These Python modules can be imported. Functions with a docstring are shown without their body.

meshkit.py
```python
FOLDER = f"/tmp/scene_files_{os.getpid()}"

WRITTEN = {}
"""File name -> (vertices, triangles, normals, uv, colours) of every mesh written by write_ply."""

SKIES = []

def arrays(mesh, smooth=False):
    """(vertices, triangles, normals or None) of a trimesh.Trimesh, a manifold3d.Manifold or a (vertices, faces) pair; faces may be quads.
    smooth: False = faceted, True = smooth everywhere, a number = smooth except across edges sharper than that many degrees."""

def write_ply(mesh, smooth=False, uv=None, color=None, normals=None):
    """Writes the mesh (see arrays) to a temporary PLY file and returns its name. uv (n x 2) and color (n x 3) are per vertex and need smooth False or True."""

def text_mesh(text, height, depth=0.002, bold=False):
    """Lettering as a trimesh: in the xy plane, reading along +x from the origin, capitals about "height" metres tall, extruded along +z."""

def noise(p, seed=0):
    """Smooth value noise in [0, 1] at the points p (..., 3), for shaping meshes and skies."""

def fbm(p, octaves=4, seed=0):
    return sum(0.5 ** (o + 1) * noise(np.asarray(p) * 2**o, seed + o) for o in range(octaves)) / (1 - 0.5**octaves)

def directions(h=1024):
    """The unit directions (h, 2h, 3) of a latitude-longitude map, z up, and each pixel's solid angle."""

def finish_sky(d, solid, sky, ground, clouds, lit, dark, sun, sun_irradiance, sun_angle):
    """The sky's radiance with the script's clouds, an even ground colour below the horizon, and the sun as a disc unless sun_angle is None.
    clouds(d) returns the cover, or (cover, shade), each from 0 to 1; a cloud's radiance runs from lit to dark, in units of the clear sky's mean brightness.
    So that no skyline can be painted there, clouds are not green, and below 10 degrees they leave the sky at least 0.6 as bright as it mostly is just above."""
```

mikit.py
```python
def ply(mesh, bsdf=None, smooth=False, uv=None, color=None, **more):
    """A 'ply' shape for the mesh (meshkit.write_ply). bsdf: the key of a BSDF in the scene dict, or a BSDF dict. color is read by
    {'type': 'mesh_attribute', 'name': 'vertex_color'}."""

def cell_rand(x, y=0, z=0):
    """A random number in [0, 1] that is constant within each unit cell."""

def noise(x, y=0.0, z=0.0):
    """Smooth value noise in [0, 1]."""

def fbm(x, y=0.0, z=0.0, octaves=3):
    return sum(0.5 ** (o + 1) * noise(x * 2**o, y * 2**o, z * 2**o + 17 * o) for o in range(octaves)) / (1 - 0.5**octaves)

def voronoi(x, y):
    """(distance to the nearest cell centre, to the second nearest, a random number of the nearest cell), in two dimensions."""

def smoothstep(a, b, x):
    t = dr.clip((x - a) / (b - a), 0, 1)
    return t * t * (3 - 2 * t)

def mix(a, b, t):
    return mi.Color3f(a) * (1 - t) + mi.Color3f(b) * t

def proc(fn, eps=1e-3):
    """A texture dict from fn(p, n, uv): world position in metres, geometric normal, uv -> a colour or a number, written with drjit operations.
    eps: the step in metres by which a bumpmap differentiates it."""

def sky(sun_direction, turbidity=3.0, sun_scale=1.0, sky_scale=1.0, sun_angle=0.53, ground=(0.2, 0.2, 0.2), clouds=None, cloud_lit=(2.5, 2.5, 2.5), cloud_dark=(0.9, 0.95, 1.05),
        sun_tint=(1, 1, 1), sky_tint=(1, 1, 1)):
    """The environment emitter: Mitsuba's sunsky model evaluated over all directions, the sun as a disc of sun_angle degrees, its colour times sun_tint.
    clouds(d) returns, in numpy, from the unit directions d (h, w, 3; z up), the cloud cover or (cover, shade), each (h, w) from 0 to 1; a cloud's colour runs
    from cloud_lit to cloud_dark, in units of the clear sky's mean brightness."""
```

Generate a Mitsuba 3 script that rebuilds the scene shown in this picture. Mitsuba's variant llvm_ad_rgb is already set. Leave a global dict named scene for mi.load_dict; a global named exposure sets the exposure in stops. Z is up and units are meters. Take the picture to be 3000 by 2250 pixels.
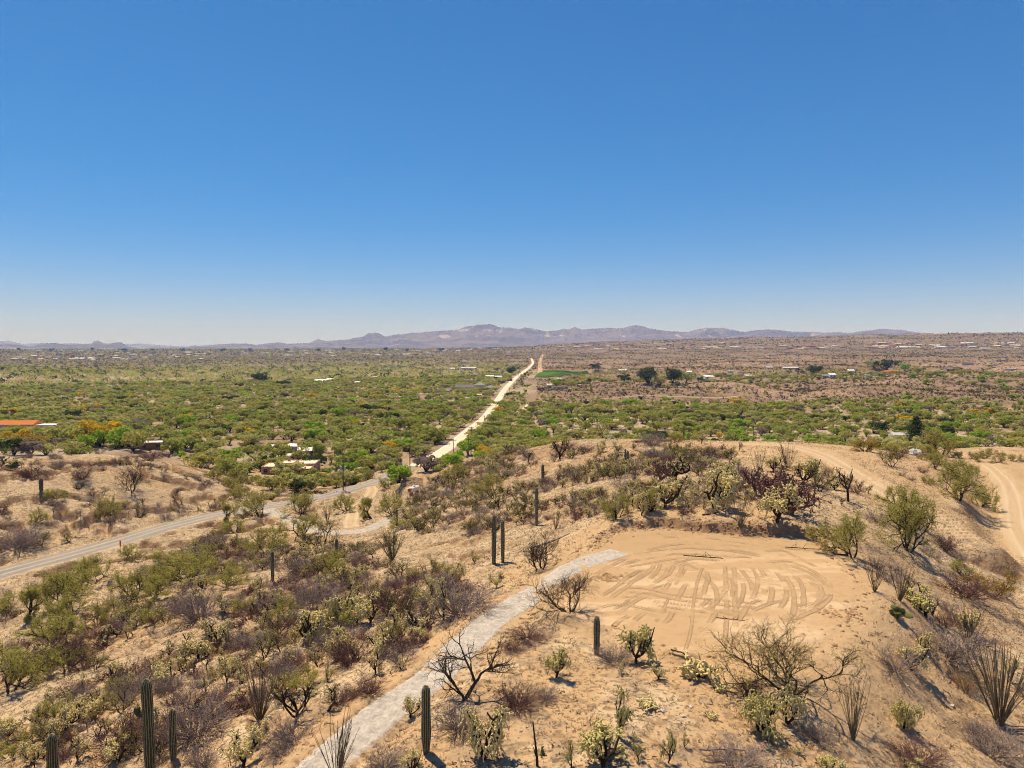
import math
import numpy as np
import drjit as dr
import mitsuba as mi
import mikit
import meshkit
from mikit import noise, fbm, smoothstep, mix, proc, cell_rand, voronoi
from scipy.interpolate import RBFInterpolator
from scipy.ndimage import map_coordinates

# ------------------------------------------------------------------ camera, light, exposure
T = mi.ScalarTransform4f
scene, labels = {}, {}
EYE = np.array([0.0, 0.0, 22.0])
PITCH = math.radians(2.86)
FOV = 2 * math.degrees(math.atan(0.72))
FPX = 1500 / 0.72                      # focal length in pixels of the 3000 px wide photograph
exposure = 1.3
scene['camera'] = {'type': 'perspective', 'fov': FOV, 'fov_axis': 'x', 'near_clip': 1.0, 'far_clip': 90000.0,
                   'to_world': T().look_at(origin=EYE.tolist(), target=[0, math.cos(PITCH), 22 - math.sin(PITCH)], up=[0, 0, 1]),
                   'medium': {'type': 'ref', 'id': 'air'}}
SUN = np.array([-0.26, 0.37, 0.89]); SUN /= np.linalg.norm(SUN)
scene['sky'] = mikit.sky(SUN.tolist(), turbidity=2.2, sun_scale=1.75, sky_tint=(0.20, 0.80, 1.26), sun_tint=(1.0, 0.95, 0.80),
                         clouds=lambda d: 0.92 * np.exp(-(np.maximum(d[..., 2], 0) / 0.070) ** 1.4), cloud_lit=(3.2, 3.55, 4.2))   # the pale band of haze above the horizon
labels['sky'] = {'kind': 'structure'}
scene['air'] = {'type': 'homogeneous', 'albedo': {'type': 'rgb', 'value': [0.84, 0.91, 0.99]}, 'sigma_t': {'type': 'rgb', 'value': [3.0e-5, 3.9e-5, 6.8e-5]}}
scene['clear'] = {'type': 'null'}
scene['haze'] = {'type': 'cube', 'to_world': T().translate([0, 8000, 340]).scale([26000, 28000, 480]), 'bsdf': {'type': 'ref', 'id': 'clear'},
                 'interior': {'type': 'ref', 'id': 'air'}}
labels['haze'] = {'kind': 'stuff', 'label': 'thin pale blue summer haze over the desert valley'}

# ------------------------------------------------------------------ terrain
def ray(px, py):
    """direction of the photograph's pixel (3000 x 2250)"""
    a, b = (px - 1500) / FPX, -(py - 1125) / FPX
    return np.array([a, math.cos(PITCH) + b * math.sin(PITCH), b * math.cos(PITCH) - math.sin(PITCH)])

def on_level(px, py, z):
    d = ray(px, py)
    p = EYE + d * ((z - EYE[2]) / d[2])
    return p[0], p[1], z

CONTROL = [on_level(*c) for c in [
    (1700, 1750, 0), (2400, 1750, 0), (1850, 1590, 0), (2330, 1580, .1), (2000, 1880, 0), (2330, 1900, 0), (2500, 1720, -.1), (2050, 1700, 0),
    (1800, 2100, .5), (1800, 2250, .7), (2200, 2200, .2), (1500, 2200, .1), (1300, 2100, -.5), (2450, 2150, -1.0),
    (870, 2240, -2.0), (1130, 2050, -1.5), (1400, 1850, -.7), (1600, 1720, -.2),
    (800, 2100, -4), (600, 2240, -5), (300, 2240, -7.5), (0, 2240, -10), (300, 2000, -10), (0, 2000, -12.5), (600, 1950, -7.5), (900, 1900, -5),
    (1150, 1850, -3), (1300, 1780, -2), (700, 1780, -10), (300, 1800, -13.5), (0, 1780, -15),
    (0, 1680, -16), (350, 1585, -16.5), (600, 1510, -17), (850, 1475, -17.5), (1080, 1420, -18), (1240, 1345, -20), (900, 1560, -15.5), (1050, 1550, -14.5),
    (700, 1600, -15.5), (1000, 1700, -9.5), (1200, 1650, -8.5), (1400, 1600, -6), (1500, 1650, -3), (1600, 1550, -2.5), (1300, 1500, -9), (1500, 1450, -5),
    (1200, 1470, -15), (1400, 1400, -9), (1330, 1380, -15), (1650, 1330, -3.0), (1560, 1300, -6), (1500, 1330, -10),
    (1800, 1500, .4), (1800, 1400, -.2), (1800, 1330, -.8), (1750, 1275, -1.4), (1640, 1284, -2.4), (2000, 1450, .7), (2000, 1320, -.5), (1950, 1285, -1.3), (2150, 1288, -1.0),
    (2300, 1520, 1.3), (2250, 1430, 1.0), (2300, 1330, .5), (2350, 1288, 0), (2500, 1300, -.6), (2480, 1400, .3),
    (2550, 1740, -.4), (2700, 1800, -3), (2700, 2000, -3.2), (2600, 2200, -2.6), (2900, 2120, -4.5), (2900, 1900, -6), (2950, 1750, -8), (2800, 1600, -5), (2640, 1613, -1.8),
    (2640, 1500, -.5), (2800, 1464, -3), (2620, 1366, -.5), (2756, 1340, -2), (2900, 1400, -7), (2950, 1370, -8), (2990, 1570, -9), (2900, 1300, -6.5), (2990, 1290, -6.5), (2950, 2230, -4.5),
    (270, 1306, -5.2), (0, 1326, -4.6), (100, 1450, -9.6), (300, 1450, -11.6), (480, 1332, -8.5), (560, 1366, -11), (650, 1397, -13.5), (757, 1428, -16.2), (500, 1425, -12.8), (620, 1452, -15.4), (400, 1316, -6.8), (180, 1380, -7.2), (680, 1425, -17.3), (0, 1600, -15.2), (300, 1550, -16)]]
POLAR = [(-20, 12, -6), (10, 12, 1), (35, 14, -4), (-60, 40, -16), (-60, 110, -17), (60, 40, -9), (60, 110, -12), (-50, 200, -12), (50, 200, -14),
         (0, 285, -20), (6, 290, -20), (12, 285, -20), (20, 280, -20), (28, 290, -18), (36, 300, -14), (50, 330, -16), (-12, 300, -19.5), (-20, 320, -19), (-28, 330, -18), (-36, 320, -16), (-36, 252, -12), (-28, 256, -14.5), (-33, 235, -8), (-24, 250, -18), (-20, 240, -19), (-48, 350, -17),
         (-36, 440, -20), (-20, 450, -20), (0, 450, -20), (18, 450, -20), (36, 450, -19), (55, 450, -18), (-55, 600, -20),
         (-36, 650, -20), (-15, 650, -20), (0, 620, -20), (10, 560, -20), (20, 560, -20), (30, 540, -19), (36, 520, -18.5), (12, 680, -13.5), (22, 660, -12), (30, 640, -10), (36, 620, -9), (55, 650, -8),
         (-36, 1000, -21), (-20, 1000, -21), (-5, 1000, -18), (5, 900, -14), (20, 950, -11), (36, 900, -7), (55, 1000, -5),
         (-36, 1450, -10), (-33, 1400, -17), (-28, 1500, -22), (-15, 1500, -22), (0, 1500, -16), (10, 1500, -10), (36, 1500, -6), (-50, 1600, -12), (55, 1500, -4),
         (-36, 2200, -20), (-18, 2200, -18), (0, 2200, -8), (10, 2200, 0), (36, 2200, 4), (-36, 3200, -10), (-18, 3200, -8), (0, 3000, 6), (10, 3000, 22), (36, 3000, 27), (55, 3000, 30), (-50, 3000, -10),
         (-36, 5000, 10), (-18, 5000, 12), (-2, 4700, 18), (2, 4600, 26), (4.7, 4500, 63), (8.9, 4500, 70), (12.7, 4500, 74), (19.8, 4500, 90), (30, 4500, 110), (35.8, 4500, 112), (55, 4500, 110),
         (-36, 9000, 15), (-18, 9000, 17), (0, 9000, 19), (10, 6500, 50), (20, 6500, 65), (35, 6500, 80), (15, 9000, 25), (35, 9000, 30), (55, 9000, 30), (-55, 9000, 15),
         (-36, 16000, 12), (0, 16000, 12), (36, 16000, 12), (120, 30, -2), (-120, 30, -8), (180, 30, 0), (120, 300, -8), (-120, 300, -16), (180, 300, -4), (120, 4000, 10), (-120, 4000, 0), (180, 4000, 10), (175, 14000, 15), (-120, 14000, 15), (120, 14000, 15)]
for a, r, z in POLAR:
    CONTROL.append((r * math.sin(math.radians(a)), r * math.cos(math.radians(a)), z))
CONTROL = np.array(CONTROL)

def polar(x, y):
    return np.arctan2(x, y), np.log(np.maximum(np.hypot(x, y), 1.0))

_a, _l = polar(CONTROL[:, 0], CONTROL[:, 1])
_rbf = RBFInterpolator(np.stack([_a, _l], 1), CONTROL[:, 2], kernel='linear', smoothing=0.002, degree=0)
GA, GL = np.linspace(-math.pi, math.pi, 1257), np.linspace(math.log(6), math.log(17000), 420)
_grid = _rbf(np.stack(np.meshgrid(GA, GL, indexing='ij'), -1).reshape(-1, 2)).reshape(len(GA), len(GL))
from scipy.ndimage import gaussian_filter
_grid = gaussian_filter(_grid, (3.5, 3.0))

def base_height(x, y):
    a, l = polar(np.atleast_1d(np.asarray(x, float)), np.atleast_1d(np.asarray(y, float)))
    return map_coordinates(_grid, [(a - GA[0]) / (GA[1] - GA[0]), np.clip((l - GL[0]) / (GL[1] - GL[0]), 0, len(GL) - 1)], order=1, mode='nearest')

STEPS = np.exp(np.linspace(math.log(14), math.log(12000), 2600))
def hit(px, py, height=base_height, rmin=0.0):
    """the point of the ground seen at the photograph's pixel"""
    d = ray(px, py)
    p = EYE + d * STEPS[:, None]
    below = np.nonzero((p[:, 2] < height(p[:, 0], p[:, 1])) & (STEPS > rmin))[0]
    if not len(below):
        return p[-1]
    k = below[0]
    lo, hi = STEPS[max(k - 1, 0)], STEPS[k]
    for _ in range(14):
        m = (lo + hi) / 2
        q = EYE + d * m
        if q[2] < height(q[:1], q[1:2])[0]: hi = m
        else: lo = m
    return EYE + d * hi

class Way:
    """a polyline on the ground: distance to it, height along it"""
    def __init__(self, pixels, width, edge=1.5, level=None, world=None, step=2.0):
        p = np.array([hit(*q)[:2] for q in pixels]) if world is None else np.array(world, float)
        s = np.r_[0, np.cumsum(np.hypot(*np.diff(p, axis=0).T))]
        from scipy.interpolate import PchipInterpolator
        n = max(int(s[-1] / step), 4)
        t = np.linspace(0, s[-1], n)
        self.p = np.stack([PchipInterpolator(s, p[:, 0])(t), PchipInterpolator(s, p[:, 1])(t)], 1)
        z = base_height(self.p[:, 0], self.p[:, 1])
        self.z = gaussian_filter(z, 6 / step, mode='nearest')
        self.t, self.width, self.edge = t, width, edge
        d = np.gradient(self.p, axis=0)
        self.side = np.stack([d[:, 1], -d[:, 0]], 1) / np.hypot(*d.T)[:, None]
        from scipy.spatial import cKDTree
        self.tree = cKDTree(self.p)
    def near(self, x, y):
        d, i = self.tree.query(np.stack([np.ravel(x), np.ravel(y)], 1), distance_upper_bound=self.width + self.edge + 3)
        i = np.minimum(i, len(self.p) - 1)
        q = np.stack([np.ravel(x), np.ravel(y)], 1) - self.p[i]
        off = np.abs((q * self.side[i]).sum(1))
        inner = (i > 0) & (i < len(self.p) - 1)
        dist = np.where(np.isfinite(d), np.where(inner, off, d), 1e9)
        return dist.reshape(np.shape(x)), self.z[i].reshape(np.shape(x))
    def weight(self, x, y):
        d, z = self.near(x, y)
        t = np.clip((self.width / 2 + self.edge - d) / self.edge, 0, 1)
        return t * t * (3 - 2 * t), z, d

paved_way = Way([(-140, 1722), (0, 1680), (180, 1632), (350, 1585), (520, 1535), (640, 1507), (760, 1487), (850, 1474), (960, 1450), (1040, 1430), (1090, 1418), (1118, 1406), (1160, 1385)], 7.4)
straight_way = Way([(1215, 1366), (1258, 1345), (1330, 1298), (1372, 1262), (1419, 1225), (1447, 1189), (1471, 1153), (1497, 1120), (1536, 1088), (1553, 1074), (1561, 1062), (1556, 1050)], 6.4, step=4.0)
drive_way = Way([(640, 2480), (790, 2360), (921, 2250), (1029, 2156), (1138, 2070), (1263, 1983), (1354, 1896), (1454, 1810), (1592, 1723), (1674, 1680), (1778, 1637), (1815, 1622)], 3.3, 2.4, step=1.0)
spur_way = Way([(770, 1484), (815, 1508), (860, 1530), (930, 1558), (1000, 1560), (1060, 1552), (1110, 1536), (1150, 1515)], 4.2, step=1.0)
link_way = Way([(1075, 1420), (1090, 1440), (1075, 1462), (1045, 1490), (1030, 1520), (1030, 1545)], 3.6, step=1.0)
track_way = Way([(2160, 1302), (2300, 1305), (2390, 1325), (2470, 1365), (2560, 1420), (2660, 1470), (2760, 1530), (2850, 1600)], 5.0, 4.0, step=1.0)
right_way = Way([(2890, 1362), (2925, 1390), (2960, 1440), (2970, 1490), (2980, 1550), (3030, 1640)], 5.5, 5.0, step=1.0)
wash_way = Way([(1512, 1212), (1535, 1200), (1550, 1185), (1553, 1178), (1620, 1170)], 6.0, step=3.0)
field_way = Way([(1584, 1088), (1582, 1060), (1592, 1035)], 9.0, step=8.0)
bench_way = Way([(1500, 1190), (1640, 1178), (1760, 1168), (1900, 1160), (2100, 1158), (2170, 1157)], 5, step=4.0)
WAYS = [paved_way, straight_way, drive_way, spur_way, link_way, track_way, right_way]

PAD_PX = [(1625, 1715), (1690, 1640), (1760, 1580), (1840, 1552), (1930, 1545), (2060, 1560), (2180, 1570), (2300, 1572), (2390, 1580), (2440, 1625), (2500, 1680), (2540, 1705), (2530, 1740), (2505, 1790), (2480, 1840), (2380, 1905), (2250, 1935), (2120, 1938), (2010, 1930), (1930, 1900), (1830, 1850), (1730, 1830), (1640, 1800)]
from shapely.geometry import Polygon, Point
import shapely
PAD = Polygon([on_level(x, y, 0)[:2] for x, y in PAD_PX]).buffer(2).buffer(-2).simplify(.05)
PAD2 = Polygon([hit(x, y)[:2] for x, y in [(2110, 1300), (2180, 1286), (2400, 1284), (2520, 1300), (2480, 1330), (2420, 1345), (2300, 1352), (2180, 1345)]]).buffer(2)
KNOLL = Polygon([hit(x, y)[:2] for x, y in [(1600, 1300), (1680, 1285), (1800, 1282), (2000, 1290), (2040, 1305), (1900, 1310), (1700, 1305)]]).buffer(2)

def dist_to(poly, x, y):
    """signed distance, negative inside"""
    p = shapely.points(np.ravel(x), np.ravel(y))
    b = poly.bounds
    xr, yr = np.ravel(x), np.ravel(y)
    near = (xr > b[0] - 12) & (xr < b[2] + 12) & (yr > b[1] - 12) & (yr < b[3] + 12)
    out = np.full(len(xr), 99.0)
    q = p[near]
    d = shapely.distance(q, poly.exterior)
    out[near] = np.where(shapely.contains(poly, q), -d, d)
    return out.reshape(np.shape(x))

def sstep(a, b, x):
    t = np.clip((x - a) / (b - a), 0, 1)
    return t * t * (3 - 2 * t)

def fb(x, y, scale, seed=0, octaves=4):
    return meshkit.fbm(np.stack([np.asarray(x) / scale, np.asarray(y) / scale, np.full(np.shape(x), seed * 7.31)], -1), octaves, seed) - 0.5

def ground(x, y):
    """height of the ground, with the flattened roads, the levelled pad, berms, gullies and lumps"""
    x, y = np.asarray(x, float), np.asarray(y, float)
    z = base_height(x, y)
    r = np.hypot(x, y)
    rough = np.ones(np.shape(x))
    for w in WAYS:
        t, zw, d = w.weight(x, y)
        z = z * (1 - t) + zw * t
        rough = rough * (1 - t)
    dp = dist_to(PAD, x, y)
    t = 1 - sstep(0, np.where((x > 13) & (y < 78), 7.0, 2.4), dp)
    z = z * (1 - t)
    rough = rough * sstep(-1.0, 1.5, dp)
    for poly, lump in ((PAD2, .05), (KNOLL, .03)):
        rough = rough * (1 - .9 * (1 - sstep(0, 3, dist_to(poly, x, y))))
    # spoil pushed out along the pad's edge, the cut bank on its far side
    lumpy = .5 + 1.3 * np.clip(fb(x, y, 1.6, 3, 3) + .15, 0, 1)
    cut = sstep(78.5, 82, y) * sstep(4, 14, x)
    z = z + np.exp(-((dp - 1.1) / .8) ** 2) * lumpy * np.where(y > 76, .10, np.where(x > 13, .04, .85)) * (1 - .85 * (drive_way.weight(x, y)[0]))
    z = z + cut * (.85 + .9 * fb(x, y, 3, 5, 3)) * sstep(.2, 1.3, dp + 1.3 * fb(x, y, 1.6, 6, 3)) * (1 - sstep(6, 14, dp))
    z = z - cut * .10 * np.exp(-((dp + .1) / .5) ** 2)
    dw = drive_way.near(x, y)[0]
    z = z + np.exp(-((dw - 4.4) / .7) ** 2) * (.10 + .5 * np.clip(fb(x, y, 1.5, 8, 3), 0, 1)) * sstep(0, 2, dp)
    # natural relief
    near = 1 - sstep(230, 400, r)
    z = z + rough * near * (1.1 * fb(x, y, 22, 11, 4) + .14 * fb(x, y, 2.2, 12, 4))
    rill = np.abs(fb(x + 3 * fb(x, y, 9, 21), y, 11, 14, 4))
    z = z - rough * near * np.where((x < -48) & (y > 118), 1.7, .75) * (1 - sstep(0, .07, rill)) * sstep(-1.5, -5, base_height(x, y))
    far = sstep(420, 900, r) * (sstep(-.05, .12, np.arctan2(x, y)) + .25) * sstep(8, 30, straight_way.near(x, y)[0])
    gul = np.abs(fb(x, y, 210, 31, 5))
    z = z - far * 9 * (1 - sstep(0, .16, gul)) * (1 - .6 * sstep(5000, 9000, r)) + far * 6 * fb(x, y, 320, 32, 4)
    bank = sstep(500, 600, r) * (1 - sstep(750, 900, r)) * sstep(.1, .25, np.arctan2(x, y))
    z = z + bank * 4.5 * fb(x, y, 46, 33, 4)
    z = z + sstep(3000, 4500, r) * 22 * fb(x, y, 900, 36, 5) * (1 - .5 * sstep(6000, 12000, r)) * (.25 + sstep(0, .3, np.arctan2(x, y)))
    return z

GRID = []
def polar_mesh(az, rad, sink):
    A, R = np.meshgrid(az, rad, indexing='ij')
    X, Y = R * np.sin(A), R * np.cos(A)
    Z = ground(X, Y)
    GRID.append(Z.copy())
    Z = Z - sink(X, Y)
    n, m = A.shape
    i = (np.arange(n - 1)[:, None] * m + np.arange(m - 1)[None]).ravel()
    f = np.concatenate([np.stack([i, i + 1, i + m + 1], 1), np.stack([i, i + m + 1, i + m], 1)])
    return np.stack([X, Y, Z], -1).reshape(-1, 3), f[:, ::-1]

def under_sheets(x, y):
    s = np.zeros(np.shape(x))
    for w in (paved_way, straight_way, drive_way, spur_way):
        d = w.near(x, y)[0]
        s = np.maximum(s, .14 * (1 - sstep(w.width / 2 - .9, w.width / 2 - .35, d)))
    return np.maximum(s, .14 * (1 - sstep(-.9, -.45, dist_to(PAD, x, y))))

_fine = np.radians(np.arange(-41, 41.01, 0.11))
AZ = np.r_[np.radians(np.arange(-180, -41, 3.0)), _fine, np.radians(np.arange(43, 180.1, 3.0)), math.pi]
RAD = np.r_[np.exp(np.linspace(math.log(9), math.log(30), 40)[:-1]), np.exp(np.linspace(math.log(30), math.log(250), 520)[:-1]), np.exp(np.linspace(math.log(250), math.log(1200), 180)[:-1]), np.exp(np.linspace(math.log(1200), math.log(17000), 130))]

SCRAPED = []
for poly_ in (PAD, PAD2):
    b_ = poly_.bounds; SCRAPED.append((float(b_[0] + b_[2]) / 2, float(b_[1] + b_[3]) / 2, float(b_[2] - b_[0]) * .60, float(b_[3] - b_[1]) * .60))
# soil colours go by where in the landscape a point lies: sandy hills, pale valley floor, pinkish bench
def soil(p, n, uv):
    r = dr.sqrt(p.x * p.x + p.y * p.y)
    big = fbm(p.x * .045, p.y * .045, 0, 3)
    mid = fbm(p.x * .33, p.y * .33, 3.0, 3)
    fine = fbm(p.x * 2.3, p.y * 2.3, 9.0, 3)
    speck = fbm(p.x * 5.5, p.y * 5.5, 4.0, 2)
    sand = mix((.60, .465, .30), (.56, .395, .232), smoothstep(.40, .66, big))
    sand = mix(sand, (.67, .535, .36), smoothstep(.52, .72, mid) * .8)
    sand = mix(sand, (.40, .315, .225), smoothstep(.50, .64, fbm(p.x * .75, p.y * .75, 12.0, 3)) * .6)
    sand = mix(sand, (.23, .16, .105), smoothstep(.52, .74, fine) * .6)
    sand = mix(sand, (.16, .115, .08), smoothstep(.60, .78, speck) * .75)
    for cx, cy, ax, ay in SCRAPED:
        e = dr.sqrt(dr.square((p.x - cx) / ax) + dr.square((p.y - cy) / ay)) + .5 * (big - .5) + .3 * (mid - .5)
        sand = mix(sand, mix((.54, .375, .215), (.63, .465, .29), mid), smoothstep(1.22, .98, e) * .85)
    sand = mix(sand, (.33, .185, .095), smoothstep(.88, .60, n.z) * .7)            # steep cuts lay the red subsoil bare
    valley = mix((.50, .41, .31), (.36, .27, .19), smoothstep(.35, .65, fbm(p.x * .03, p.y * .03, 1.0, 3)))
    bench = mix((.44, .315, .235), (.32, .23, .17), smoothstep(.35, .62, fbm(p.x * .012, p.y * .012, 5.0, 4)))
    bench = mix(bench, (.17, .13, .095), smoothstep(.54, .68, fbm(p.x * .16, p.y * .16, 6.0, 3)) * .6)
    up = smoothstep(-17.0, -12.5, p.z)
    c = mix(sand, valley, smoothstep(235.0, 300.0, r))
    c = mix(c, (.56, .46, .36), smoothstep(-.60, -.64, p.x / r) * smoothstep(1000.0, 1100.0, r) * smoothstep(1900.0, 1750.0, r))
    c = mix(c, bench, dr.maximum(smoothstep(430.0, 560.0, r) * up * smoothstep(-.62, -.58, p.x / r), smoothstep(540.0, 600.0, r) * smoothstep(.02, .08, p.x / r)))
    far = mix((.21, .165, .125), (.33, .255, .195), fbm(p.x * .004, p.y * .004, 7.0, 4))
    return mix(c, far, smoothstep(1300.0, 2600.0, r) * dr.maximum(smoothstep(-.62, -.58, p.x / r), smoothstep(1700.0, 2300.0, r))) * .78
def soil_bump(p, n, uv):
    return fbm(p.x * 1.1, p.y * 1.1, p.z, 4) * .22 + fbm(p.x * 6.0, p.y * 6.0, 2.0, 3) * .07
scene['soil'] = {'type': 'bumpmap', 'arbitrary': {'type': 'proc', **{k: v for k, v in proc(soil_bump, .03).items() if k != 'type'}}, 'scale': 1.0,
                 'bsdf': {'type': 'diffuse', 'reflectance': proc(soil)}}
scene['ground'] = mikit.ply(polar_mesh(AZ, RAD, under_sheets), 'soil', smooth=True)
labels['ground'] = {'kind': 'structure'}
_ai, _ri = np.arange(len(AZ), dtype=float), np.arange(len(RAD), dtype=float)
def level(x, y):
    """the ground's height read off the finished sheet"""
    x, y = np.atleast_1d(np.asarray(x, float)), np.atleast_1d(np.asarray(y, float))
    return map_coordinates(GRID[0], [np.interp(np.arctan2(x, y), AZ, _ai), np.interp(np.hypot(x, y), RAD, _ri)], order=1, mode='nearest')

# ------------------------------------------------------------------ mountains
def hills(name, profile, dist, depth, seed, rough, bsdf):
    prof = np.array(profile, float)
    px = np.linspace(prof[0, 0], prof[-1, 0], int((prof[-1, 0] - prof[0, 0]) / 2.2))
    top = np.interp(px, prof[:, 0], prof[:, 1])
    top = gaussian_filter(top, 1.0) + 2.2 * (meshkit.fbm(np.stack([px / 22, px * 0, px * 0 + seed], -1), 4, seed) - .5)
    v = np.linspace(-1, 1.0, 120)
    dirs = np.stack([ray(a, b) for a, b in zip(px, top)])
    az = np.arctan2(dirs[:, 0], dirs[:, 1])
    el = dirs[:, 2] / np.hypot(dirs[:, 0], dirs[:, 1])
    crest = EYE[2] + el * dist
    ends = sstep(0, 12, np.minimum(np.arange(len(px)), np.arange(len(px))[::-1]))
    A, V = np.meshgrid(az, v, indexing='ij')
    shift = .16 * (meshkit.fbm(np.stack([A * 30, A * 0, A * 0 + seed + 3], -1), 4, seed + 3) - .5)
    R = dist + (V + shift) * depth
    X, Y = R * np.sin(A), R * np.cos(A)
    ridged = 1 - 2 * np.abs(meshkit.fbm(np.stack([X / (depth * .16), Y / (depth * .34), X * 0 + seed], -1), 6, seed + 9) - .5)
    fall = np.clip(1 - np.abs(V), 0, 1)
    shape = fall ** 1.25
    relief = 1 + rough * (ridged - .80) * (1 - np.exp(-((V) / .10) ** 2))
    Z = 8 + (crest[:, None] - 8) * np.clip(shape * relief, 0, None) * ends[:, None]
    Z = np.where(fall <= 0, -10, Z)
    n, m = A.shape
    i = (np.arange(n - 1)[:, None] * m + np.arange(m - 1)[None]).ravel()
    f = np.concatenate([np.stack([i, i + m + 1, i + 1], 1), np.stack([i, i + m, i + m + 1], 1)])
    scene[name] = mikit.ply((np.stack([X, Y, Z], -1).reshape(-1, 3), f), bsdf, smooth=True)
    labels[name] = {'kind': 'structure'}

def rock(p, n, uv):
    k = fbm(p.x * .0016, p.y * .0016, p.z * .006, 5)
    c = mix((.085, .075, .085), (.17, .14, .135), smoothstep(.35, .68, k))
    return mix(c, (.46, .40, .33), smoothstep(.66, .78, fbm(p.x * .0045, p.y * .0012, p.z * .008, 4)) * .8)
scene['mountain_rock'] = {'type': 'diffuse', 'reflectance': proc(rock)}
MAIN = [(420, 1016), (535, 1016), (669, 1007), (723, 1006), (750, 1010), (790, 1005), (819, 1003), (845, 1007), (905, 1004), (931, 993), (956, 999), (996, 995), (1021, 994), (1065, 985), (1079, 975), (1108, 974), (1128, 985), (1159, 980), (1188, 977), (1235, 973), (1278, 969), (1343, 966), (1365, 957), (1401, 951), (1437, 948), (1448, 952), (1462, 958), (1500, 960), (1518, 964), (1540, 959), (1572, 965), (1601, 970), (1634, 967), (1652, 962), (1664, 964), (1684, 957), (1702, 964), (1753, 961), (1825, 961), (1847, 954), (1865, 952), (1883, 956), (1905, 963), (1934, 966), (1966, 970), (2017, 972), (2042, 964), (2068, 959), (2122, 961), (2151, 967), (2180, 972), (2209, 968), (2250, 964), (2286, 967), (2322, 972), (2376, 972), (2413, 975), (2452, 972), (2485, 975), (2532, 969), (2557, 967), (2583, 963), (2604, 964), (2640, 965), (2666, 970), (2687, 973), (2760, 980), (2900, 990)]
BUTTE = [(-260, 1006), (-120, 1004), (0, 1008), (54, 1009), (90, 1016), (119, 1006), (163, 1005), (199, 1010), (268, 1007), (277, 998), (289, 997), (300, 1004), (325, 1005), (347, 1002), (358, 1003), (363, 1009), (383, 1017), (420, 1020)]
FAINT = [(-300, 1000), (-100, 996), (0, 999), (22, 998), (72, 1008), (108, 1005), (140, 1009), (217, 1005), (260, 1010), (330, 1008), (416, 1007), (470, 1011), (560, 1016), (640, 1019)]
hills('mountain_range', MAIN, 14500.0, 3600.0, 3, .8, 'mountain_rock')
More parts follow.
